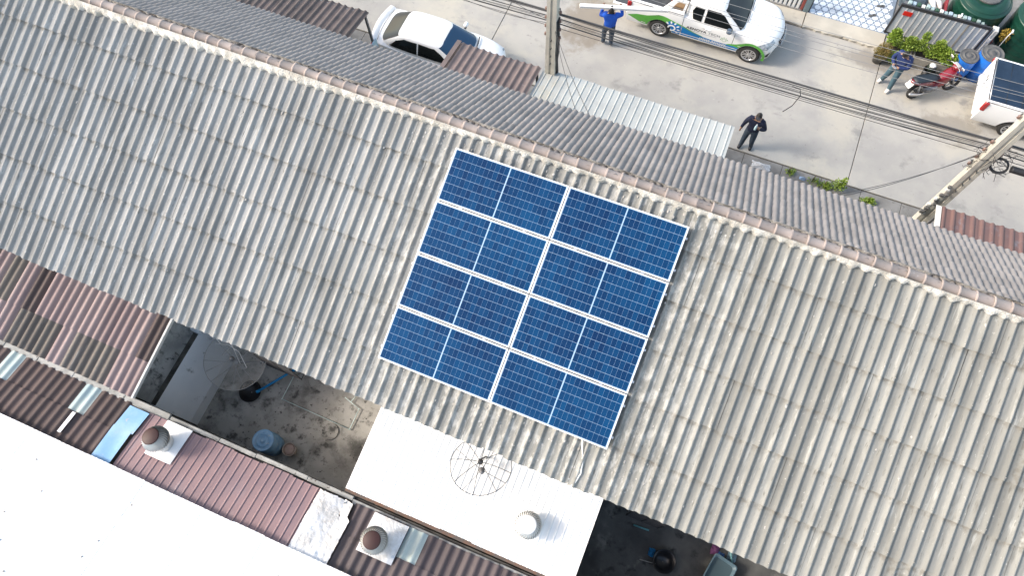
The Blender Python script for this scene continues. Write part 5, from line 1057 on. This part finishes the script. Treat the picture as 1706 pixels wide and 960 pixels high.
# ---- sedan
def make_sedan(label, loc):
    t = thing('sedan', label, 'car', loc); W = M['car_white']
    def sec(th, ws=1.0, zb=.24, belt=None, low=1.0, flat_=False):
        b = belt if belt else th - .1
        return [(0, zb + .02), (.70 * ws, zb + .01), (.78 * ws, zb), (.835 * ws, .38), (.86 * ws, .56 * low), (.855 * ws, .70 * low), (.83 * ws, b), (.79 * ws, th - .035), (.70 * ws, th - .008), (.5 * ws, th), (.25 * ws, th + .012), (0, th + .016)]
    st = [(-.93, sec(.62, .80, .40, .55, .85), -.20), (-.90, sec(.84, .86, .36, .70, .95), -.22), (-.84, sec(.965, .92, .32, .84), -.16), (-.70, sec(1.0, .95, .28, .88), -.10), (-.35, sec(1.0, .985, .25, .88), -.03), (0, sec(.97, 1, .24, .87), 0), (1.2, sec(.94, 1, .24, .86), 0), (2.2, sec(.93, 1, .24, .85), 0), (2.5, sec(.905, 1, .24, .82), .02), (2.8, sec(.86, .99, .24, .77), .06), (3.05, sec(.80, .965, .24, .72), .14), (3.25, sec(.735, .93, .25, .66, .95), .24), (3.38, sec(.65, .89, .28, .60, .88), .32), (3.44, sec(.55, .86, .32, .50, .78), .36)]
    body_loft(st, ((0, .31), (2.6, .31)), W, t, .36, .50)
    H = House([(.90, .86, 1.62, .775), (1.00, .87, 1.46, .755), (1.15, .86, 1.18, .70), (1.30, .85, .90, .63), (1.38, .845, .74, .585), (1.42, .84, .62, .53)], 5.0); H.build(W, t, .03)
    patch_obj('windscreen', [(-.66, .975), (.66, .975), (.53, 1.36), (.25, 1.385), (-.25, 1.385), (-.53, 1.36)], lambda y, z: H.fx(y, z, 1, .008), M['glass_blue'], t, .07)
    patch_obj('rear_windscreen', [(-.62, 1.02), (.62, 1.02), (.52, 1.345), (.25, 1.36), (-.25, 1.36), (-.52, 1.345)], lambda y, z: H.fx(y, z, -1, .008), mat('rear_glass', (.055, .06, .06), rough=.12, spec=.12), t, .07, flip=True)
    for sg in (-1, 1):
        fy = lambda x, z, s_=sg: H.fy(x, z, s_)
        patch_obj('rear_window', [(-.18, 1.02), (.80, 1.0), (.80, 1.35), (.35, 1.345), (.05, 1.22)], fy, M['glass'], t, .07, flip=sg > 0)
        patch_obj('front_window', [(.85, 1.0), (1.95, .985), (1.62, 1.22), (1.40, 1.335), (.85, 1.355)], fy, M['glass'], t, .07, flip=sg > 0)
        mb = MB(); mb.box((1.78, sg * .93, 1.0), (.13, .20, .13), bev=.04); mi = mb.build('mirror', W, t); mb = MB(); mb.box((1.80, sg * .83, .97), (.06, .10, .03)); mb.build('mirror_arm', M['trim'], mi)
        mb = MB(); mb.box((-.80, sg * .70, .80), (.16, .22, .14), bev=.03); mb.build('tail_light', M['lamp_red'], t)
        mb = MB(); mb.box((3.06, sg * .66, .655), (.26, .22, .10), M=None, bev=.03); mb.build('headlight', M['lamp_clear'], t)
        for x in (-.32 + .6, 1.0): mb = MB(); mb.box((x, sg * .86, .80), (.17, .03, .026), bev=.008); mb.build('door_handle', W, t)
        for x in (.83, 1.95): patch_obj('door_seam', [(x - .005, .30), (x + .005, .30), (x + .005, .86), (x - .005, .86)], lambda x_, z, s_=sg: (x_, s_ * (interp([(.24, .78), (.38, .835), (.56, .86), (.70, .855), (.87, .83)], z)[0] + .003), z), M['trim'], t, .1, flip=sg > 0)
        for wx in (0, 2.6): wheel(wx, sg * .745, .31, .31, .20, t, sg, 5)
    mb = MB(); mb.rings([[(-.86 + .13 * (y / .75) ** 2 + dx, y, 1.02 + dz) for y in [-.74 + .148 * k for k in range(11)]] for dx, dz in ((.10, -.02), (.02, .035), (-.09, .045), (-.10, .02), (0, -.01))], closed=False); mb.build('boot_spoiler', W, t)
    mb = MB(); mb.tube([(-.585 + .10 * (y / .75) ** 2 - .12, y, 1.025) for y in [-.66 + .132 * k for k in range(11)]], .006, 4); mb.build('boot_seam', M['trim'], t)
    mb = MB(); mb.tube([(2.46 - .1 * (y / .7) ** 2, y, .965) for y in [-.66 + .132 * k for k in range(11)]], .018, 5); mb.build('cowl', M['trim'], t)
    mb = MB(); mb.tube([(.45, 0, 1.43), (.38, 0, 1.50)], .012, 5); mb.build('antenna', W, t)
    return t
sed = make_sedan('white sedan parked between the awnings, partly under the front eave', (-9.86, 13.50, 0))
# ---- motorcycle
def make_bike(label, loc, rot):
    t = thing('motorcycle', label, 'motorcycle', loc, rot); t.rotation_euler = (R(-7), 0, rot)
    red = mat('red_bike_paint', (.20, .006, .016), rough=.3, coat=.5); silver = M['alloy']; blk = M['trim']
    def wl(x, rr, tw):
        mb = MB(); T = Matrix.Translation((x, 0, rr)) @ Matrix.Rotation(R(90), 4, 'X'); mb.lathe([(rr * .78, -tw * .4), (rr * .95, -tw * .5), (rr, -tw * .2), (rr, tw * .2), (rr * .95, tw * .5), (rr * .78, tw * .4)], 28, M=T, cap=False); ty = mb.build('tyre', M['tyre'], t)
        mb = MB(); mb.lathe([(rr * .80, -tw * .42), (rr * .74, -tw * .3), (rr * .74, tw * .3), (rr * .80, tw * .42)], 28, M=T, cap=False)
        for k in range(5): a = 2 * PI * k / 5; mb.tube([T @ Vector((0, 0, 0)), T @ Vector((rr * .76 * math.cos(a), rr * .76 * math.sin(a), 0))], .014, 5)
        mb.lathe([(.05, -.05), (.05, .05)], 12, M=T); mb.build('rim', mat('dark_bike_rim', (.07, .07, .075), rough=.4, metal=.5), ty)
    wl(0, .29, .10); wl(1.22, .29, .085)
    def loft(name, rings_, m):
        mb = MB(); rr = []
        for x, z, hw, hh in rings_: rr.append([(x, 1.35 * hw * math.copysign(abs(math.cos(a)) ** .8, math.cos(a)), z + hh * math.copysign(abs(math.sin(a)) ** .8, math.sin(a))) for a in [2 * PI * k / 14 for k in range(14)]])
        mb.rings(rr, cap0=True, cap1=True); return mb.build(name, m, t)
    loft('tail_cowl', [(-.36, .80, .05, .03), (-.28, .78, .10, .06), (-.05, .72, .13, .09), (.25, .64, .13, .10), (.42, .58, .10, .09)], red)
    loft('seat', [(-.30, .845, .06, .02), (-.15, .84, .125, .035), (.15, .80, .13, .04), (.40, .755, .11, .04), (.56, .74, .07, .03)], mat('bike_seat', (.015, .022, .03), rough=.5))
    loft('leg_shield', [(.50, .60, .06, .08), (.66, .62, .10, .14), (.84, .70, .13, .18), (.98, .78, .13, .16), (1.06, .84, .08, .08)], red)
    loft('belly_fairing', [(.30, .38, .06, .06), (.55, .40, .09, .12), (.80, .46, .10, .16), (.92, .50, .07, .10)], red)
    loft('engine', [(.18, .34, .08, .08), (.35, .33, .13, .12), (.58, .34, .13, .12), (.70, .36, .07, .08)], mat('engine_grey', (.16, .16, .165), (.3, .3, .3), 20, .45, metal=.5, coords='object'))
    loft('front_fender', [(.94, .46, .03, .02), (1.06, .60, .06, .025), (1.22, .635, .065, .025), (1.38, .57, .05, .02), (1.46, .46, .02, .02)], red)
    loft('head_cowl', [(.92, .98, .05, .05), (1.0, 1.0, .11, .08), (1.10, .98, .12, .09), (1.18, .93, .07, .06)], red)
    mb = MB(); mb.box((1.185, 0, .94), (.04, .15, .10), bev=.02); mb.build('headlight', M['lamp_clear'], t)
    for sy in (-1, 1):
        mb = MB(); mb.tube([(1.02, sy * .08, .80), (1.22, sy * .075, .29)], .022, 8); mb.build('fork', silver, t)
        mb = MB(); mb.tube([(0, sy * .12, .30), (-.10, sy * .13, .68)], .022, 8); mb.build('shock_absorber', silver, t)
        mb = MB(); mb.tube([(.98, sy * .22, 1.04), (.96, sy * .27, 1.16)], .008, 5); mr = mb.build('mirror', blk, t); mb = MB(); mb.box((.955, sy * .30, 1.18), (.03, .13, .08), bev=.015); mb.build('mirror_glass', silver, mr)
        mb = MB(); mb.tube([(.95, sy * .24, 1.03), (.90, sy * .36, 1.01)], .018, 8); mb.build('grip', blk, t)
    mb = MB(); mb.tube([(.90, -.34, 1.01), (.98, -.18, 1.05), (1.0, 0, 1.05), (.98, .18, 1.05), (.90, .34, 1.01)], .012, 6); mb.build('handlebar', silver, t)
    mb = MB(); mb.box((1.0, 0, 1.10), (.10, .24, .03), bev=.01); mb.build('instrument', mat('instrument_face', (.4, .4, .4), rough=.2), t)
    mb = MB(); mb.tube([(.45, -.13, .26), (.1, -.15, .27), (-.05, -.16, .30), (-.30, -.17, .40), (-.38, -.175, .44)], [.022, .025, .045, .05, .04], 10); mb.build('exhaust', silver, t)
    mb = MB(); mb.box((-.40, 0, .70), (.015, .22, .19), M=Matrix.Translation((-.40, 0, .70)) @ Matrix.Rotation(R(40), 4, 'Y') @ Matrix.Translation((.40, 0, -.70)), bev=.004); mb.build('number_plate', wp, t)
    mb = MB(); mb.tube([(-.30, 0, .72), (-.36, 0, .60), (-.34, 0, .50)], .04, 6); mb.build('rear_fender', blk, t)
    mb = MB(); mb.box((-.36, 0, .80), (.05, .16, .05), bev=.015); mb.build('tail_light', M['lamp_red'], t)
    for sy in (-1, 1): mb = MB(); mb.tube([(-.15, sy * .14, .80), (-.36, sy * .11, .86), (-.42, 0, .87)], .012, 6); mb.build('grab_rail', silver, t)
    mb = MB(); mb.tube([(.42, .12, .30), (.36, .30, .015)], .010, 6); mb.build('side_stand', blk, t)
    return t
make_bike('red motorcycle with black seat parked beside the blue drums', (5.94, 17.62, .0), math.atan2(.68, .91))
t = thing('crash_helmet', 'dark helmet with white crown hung by the motorcycle', 'helmet', (6.18, 18.62, .40)); mb = MB(); mb.lathe([(.10, -.11), (.135, -.04), (.138, .03), (.11, .10)], 18); mb.build('shell', mat('dark_green_shell', (.02, .03, .022), rough=.3), t); mb = MB(); mb.lathe([(.112, .10), (.07, .135), (.01, .145)], 18); mb.build('crown', wp, t)
t = thing('black_bin', 'black pail on the ground holding the helmet', 'pail', (6.18, 18.62, 0)); mb = MB(); mb.lathe([(.15, 0), (.19, .30), (.17, .29), (.14, .05)], 18, cap=False); mb.build('body', M['trim'], t)
drum(7.03, 19.02, 0, .29, .88, 'blue plastic drum with dark lid beside the motorcycle', M['drum_blue'], M['lid_dark'], 'blue drums by the gate'); drum(7.62, 19.22, 0, .34, 1.02, 'larger blue plastic drum with loose dark lid by the right pickup', M['drum_blue'], M['lid_dark'], 'blue drums by the gate')
# ================================================================== people
M['skin'] = mat('skin', (.36, .21, .14), rough=.6); M['hair'] = mat('black_hair', (.012, .010, .009), rough=.6)
def person(label, loc, rot, J, cl, hair='hair', extra=None):
    """J: joints in local metres, facing +y, right hand +x; one skinned body with clothes as materials"""
    t = thing('person', label, 'person', loc, rot)
    names = list(J); vs = [Vector(J[k]) for k in names]; ix = {k: i for i, k in enumerate(names)}
    ed = [('pelvis', 'waist'), ('waist', 'chest'), ('chest', 'neck'), ('neck', 'head'), ('pelvis', 'hipL'), ('pelvis', 'hipR'), ('chest', 'shL'), ('chest', 'shR')]
    for s in 'LR': ed += [('hip' + s, 'knee' + s), ('knee' + s, 'ank' + s), ('ank' + s, 'toe' + s), ('sh' + s, 'elb' + s), ('elb' + s, 'wri' + s), ('wri' + s, 'palm' + s)]
    rad = dict(pelvis=(.19, .15), waist=(.185, .145), chest=(.205, .15), neck=(.065, .065), head=(.06, .06), hip=(.125, .125), knee=(.088, .088), ank=(.068, .068), toe=(.055, .045), sh=(.105, .105), elb=(.072, .072), wri=(.046, .046), palm=(.046, .034))
    me = bpy.data.meshes.new('body'); me.from_pydata(vs, [(ix[a], ix[b]) for a, b in ed], []); o = obj('body', me, t)
    sk = o.modifiers.new('s', 'SKIN'); sk.use_smooth_shade = True
    for k in names:
        r_ = rad.get(k) or rad[k[:-1]]; me.skin_vertices[0].data[ix[k]].radius = r_; me.skin_vertices[0].data[ix[k]].use_root = k == 'pelvis'
    sb = o.modifiers.new('u', 'SUBSURF'); sb.levels = 2; sb.render_levels = 2
    bpy.context.view_layer.update(); ev = bpy.data.meshes.new_from_object(o.evaluated_get(bpy.context.evaluated_depsgraph_get())); o.modifiers.clear()
    bm = bmesh.new(); bm.from_mesh(ev); bpy.data.objects.remove(o)
    mats = [cl['top'], cl['trousers'], cl['shoes'], M['skin'], M['hair']]
    segs = []
    for a, b in ed:
        mi = 0
        if a[:3] in ('hip', 'pel') and not b.startswith('waist'): mi = 1
        if a[:4] == 'knee': mi = 1
        if a[:3] == 'ank': mi = 2
        if a[:3] == 'wri' or a == 'neck': mi = 3
        if a[:3] == 'elb' and cl.get('short'): mi = 3
        segs.append((Vector(J[a]), Vector(J[b]), mi))
    vv = [v.co.copy() for v in bm.verts]; ff = [tuple(v.index for v in f.verts) for f in bm.faces]; bm.free(); mb = MB(); mb.add(vv, ff, 0, True)
    for i, f in enumerate(ff):
        c = sum((vv[k] for k in f), Vector()) / len(f); best = 9
        for a, b, mi in segs:
            d = b - a; q = max(0, min(1, (c - a).dot(d) / max(1e-6, d.length_squared))); dist = (c - a - d * q).length
            if dist < best: best = dist; mb.mi[i] = mi
    hd = Vector(J['head']); fw = Vector(J.get('_look', (0, 1, 0))).normalized() if '_look' in J else Vector((0, 1, 0)); return t, mb, mats, hd
def finish(t, mb, mats, hd, look, J, hair=True, cap=None, fingers=True):
    fw = Vector(look).normalized(); rt = fw.cross(Vector((0, 0, 1))).normalized(); up = rt.cross(fw)
    B = Matrix(((rt.x, fw.x, up.x, hd.x), (rt.y, fw.y, up.y, hd.y), (rt.z, fw.z, up.z, hd.z), (0, 0, 0, 1)))
    n = 16; rr = []
    for k in range(11):
        a = PI * (k + .35) / 11.2 - PI / 2; z = .122 * math.sin(a); r_ = math.cos(a)
        jaw = 1 - .28 * max(0, -math.sin(a)); rr.append([(.078 * r_ * jaw * math.cos(b), .098 * r_ * (jaw if math.sin(b) < 0 else 1 - .10 * max(0, -math.sin(a))) * math.sin(b), z + .03) for b in [2 * PI * i / n for i in range(n)]])
    mb.rings(rr, 3, cap0=True, cap1=True, M=B)
    mb.add([(-.014, .088, .015), (.014, .088, .015), (0, .118, .004), (0, .094, .045)], [(0, 1, 2), (0, 2, 3), (1, 3, 2)], 3, False, B)
    for s in (-1, 1):
        mb.lathe([(.003, -.02), (.017, -.015), (.02, .01), (.008, .022)], 8, c=(s * .079, -.005, .03), mi=3, M=B); mb.box((s * .030, .092, .035), (.022, .008, .010), 4, B)
    mb.box((0, .090, -.035), (.042, .008, .008), 2, B)
    if fingers:
        for s in 'LR':
            w_, p_ = Vector(J['wri' + s]), Vector(J['palm' + s]); d = (p_ - w_).normalized(); sd = d.orthogonal().normalized(); up2 = d.cross(sd)
            for k, (off, ln) in enumerate(((-.027, .058), (-.009, .068), (.009, .064), (.027, .05))): b0 = p_ + sd * off + d * .01; mb.tube([b0, b0 + d * ln * .55 + up2 * .008, b0 + d * ln * .8 + up2 * .03], [.0095, .009, .007], 6, 3)
            b0 = w_.lerp(p_, .45) + sd * .03; mb.tube([b0, b0 + sd * .028 + d * .025, b0 + sd * .03 + d * .05], [.011, .010, .008], 6, 3)
    mb.build('body', mats, t)
    if hair:
        hr = MB(); rs = []
        for k in range(7):
            a = PI / 2 * k / 6.2 + .02; z = .030 + .128 * math.sin(a) - .0; r_ = math.cos(a)
            rs.append([((.092) * r_ * math.cos(b), (.114 * r_) * math.sin(b) - .010, z + .014 + (.02 if math.sin(b) > .3 else -.055 * (math.cos(a) ** 2) * (math.sin(b) < .3))) for b in [2 * PI * i / n for i in range(n)]])
        hr.rings(rs, cap1=True, M=B); hr.build('hair', M['hair'], t)
    if cap:
        hr = MB(); rs = []
        for k in range(6):
            a = PI / 2 * k / 5.2; rs.append([(.088 * math.cos(a) * math.cos(b), .108 * math.cos(a) * math.sin(b), .065 + .10 * math.sin(a)) for b in [2 * PI * i / n for i in range(n)]])
        hr.rings(rs, cap1=True, M=B); cp = hr.build('cap', cap, t); hb = MB(); hb.add([(x, .095 + y, z) for x, y, z in ((-.075, -.02, .072), (.075, -.02, .072), (.06, .065, .058), (0, .085, .055), (-.06, .065, .058))] + [(x, .095 + y, z - .008) for x, y, z in ((-.075, -.02, .072), (.075, -.02, .072), (.06, .065, .058), (0, .085, .055), (-.06, .065, .058))], [(0, 1, 2, 3, 4), (5, 6, 7, 8, 9)] + [(k, (k + 1) % 5, 5 + (k + 1) % 5, 5 + k) for k in range(5)], M=B); hb.build('cap_brim', cap, cp)
    return B
def base_pose(**kw):
    J = dict(pelvis=(0, 0, .92), waist=(0, .0, 1.08), chest=(0, .0, 1.30), neck=(0, .01, 1.46), head=(0, .02, 1.54), hipL=(-.10, 0, .86), hipR=(.10, 0, .86), kneeL=(-.11, .02, .48), kneeR=(.11, .02, .48), ankL=(-.12, -.02, .09), ankR=(.12, -.02, .09), toeL=(-.13, .13, .04), toeR=(.13, .13, .04), shL=(-.19, 0, 1.38), shR=(.19, 0, 1.38), elbL=(-.25, -.02, 1.12), elbR=(.25, -.02, 1.12), wriL=(-.27, .06, .88), wriR=(.27, .06, .88), palmL=(-.27, .08, .80), palmR=(.27, .08, .80))
    J.update(kw); return J
jeans = mat('dark_jeans', (.030, .048, .075), (.045, .065, .095), 20, .9, coords='object'); jeans2 = mat('teal_jeans', (.045, .095, .125), (.06, .115, .145), 20, .9, coords='object')
# man in bright blue shirt carrying a long white beam, seen from behind
J = base_pose(kneeL=(-.14, .14, .50), ankL=(-.14, .02, .12), toeL=(-.15, .17, .06), elbL=(-.32, .10, 1.22), wriL=(-.27, .20, 1.46), palmL=(-.26, .22, 1.55), shR=(.19, .0, 1.39), elbR=(.36, .10, 1.33), wriR=(.30, .22, 1.50), palmR=(.28, .24, 1.57), shL=(-.19, 0, 1.40))
t, mb, mats, hd = person('man in bright blue shirt and jeans carrying a white beam, seen from behind', (-3.78, 16.12, 0), R(14), J, dict(top=mat('bright_blue_shirt', (.006, .075, .46), (.008, .09, .52), 8, .8, coords='object'), trousers=jeans, shoes=mat('grey_shoes', (.12, .12, .12), rough=.7))); finish(t, mb, mats, hd, (0, 1, .0), J)
mb = MB(); mb.box((0, 0, 0), (2.75, .13, .10), M=Matrix.Translation((-3.44, 16.27, 1.66)) @ Matrix.Rotation(math.atan2(.69, 2.27), 4, 'Z'), bev=.015); tag(mb.build('white_beam', mat('white_plastic_beam', (.82, .82, .81), rough=.45)), 'long white beam held up by the man in bright blue', 'beam')
# man in navy top and cap facing the camera
J = base_pose(kneeL=(-.13, .03, .48), ankL=(-.17, -.06, .09), toeL=(-.19, .09, .04), kneeR=(.12, .05, .48), ankR=(.13, .05, .09), toeR=(.15, .19, .04), elbL=(-.33, .04, 1.16), wriL=(-.16, .22, 1.34), palmL=(-.10, .23, 1.40), elbR=(.28, -.03, 1.13), wriR=(.33, .04, .90), palmR=(.335, .07, .82))
navy = mat('navy_top', (.006, .010, .032), (.010, .016, .045), 9, .85, coords='object')
t, mb, mats, hd = person('man in navy top and dark cap holding up a pale bottle on the street', (1.52, 13.92, 0), R(172), J, dict(top=navy, trousers=jeans, shoes=mat('black_shoes', (.010, .012, .02), rough=.5))); finish(t, mb, mats, hd, (0, 1, .22), J, cap=mat('charcoal_cap', (.045, .047, .055), rough=.9))
q = Matrix.Translation((1.52, 13.92, 0)) @ Matrix.Rotation(R(172), 4, 'Z')
t = thing('bottle', 'pale blue bottle held up by the man in the cap', 'bottle', q @ Vector((-.06, .27, 1.30)), R(172)); mb = MB(); mb.lathe([(.033, 0), (.035, .02), (.035, .16), (.02, .20), (.016, .23)], 14); mb.build('body', mat('pale_blue_bottle', (.50, .68, .74), rough=.25), t); mb = MB(); mb.lathe([(.018, .228), (.018, .25)], 12); mb.build('cap', wp, t)
# man in navy jacket looking down at a phone
J = base_pose(pelvis=(0, -.03, .92), chest=(0, .02, 1.30), neck=(0, .07, 1.45), head=(0, .12, 1.52), kneeL=(-.15, .10, .50), ankL=(-.20, .12, .09), toeL=(-.22, .28, .04), kneeR=(.13, .06, .48), ankR=(.20, .00, .09), toeR=(.23, .15, .04), elbL=(-.29, .06, 1.12), elbR=(.29, .06, 1.12), wriL=(-.09, .27, 1.12), wriR=(.09, .27, 1.12), palmL=(-.05, .32, 1.13), palmR=(.05, .32, 1.13))
PL_ = (5.07, 17.80, 0); PR_ = R(150)
t, mb, mats, hd = person('man in navy jacket and teal jeans looking down at a phone', PL_, PR_, J, dict(top=mat('navy_jacket', (.008, .022, .095), (.012, .030, .12), 7, .8, coords='object'), trousers=jeans2, shoes=mat('white_shoes', (.72, .70, .67), rough=.6))); B = finish(t, mb, mats, hd, (0, 1, -.55), J)
for sx in (-1, 1): mb = MB(); mb.box((sx * .17, .06, 1.425), (.07, .05, .012), bev=.004); mb.build('shoulder_patch', wp, t)
q = Matrix.Translation(PL_) @ Matrix.Rotation(PR_, 4, 'Z'); mb = MB(); mb.box((0, .36, 1.15), (.15, .075, .012), M=q, bev=.004); tag(mb.build('phone', mat('phone', (.25, .27, .30), rough=.15)), 'phone held in both hands by the man in the navy jacket', 'phone')
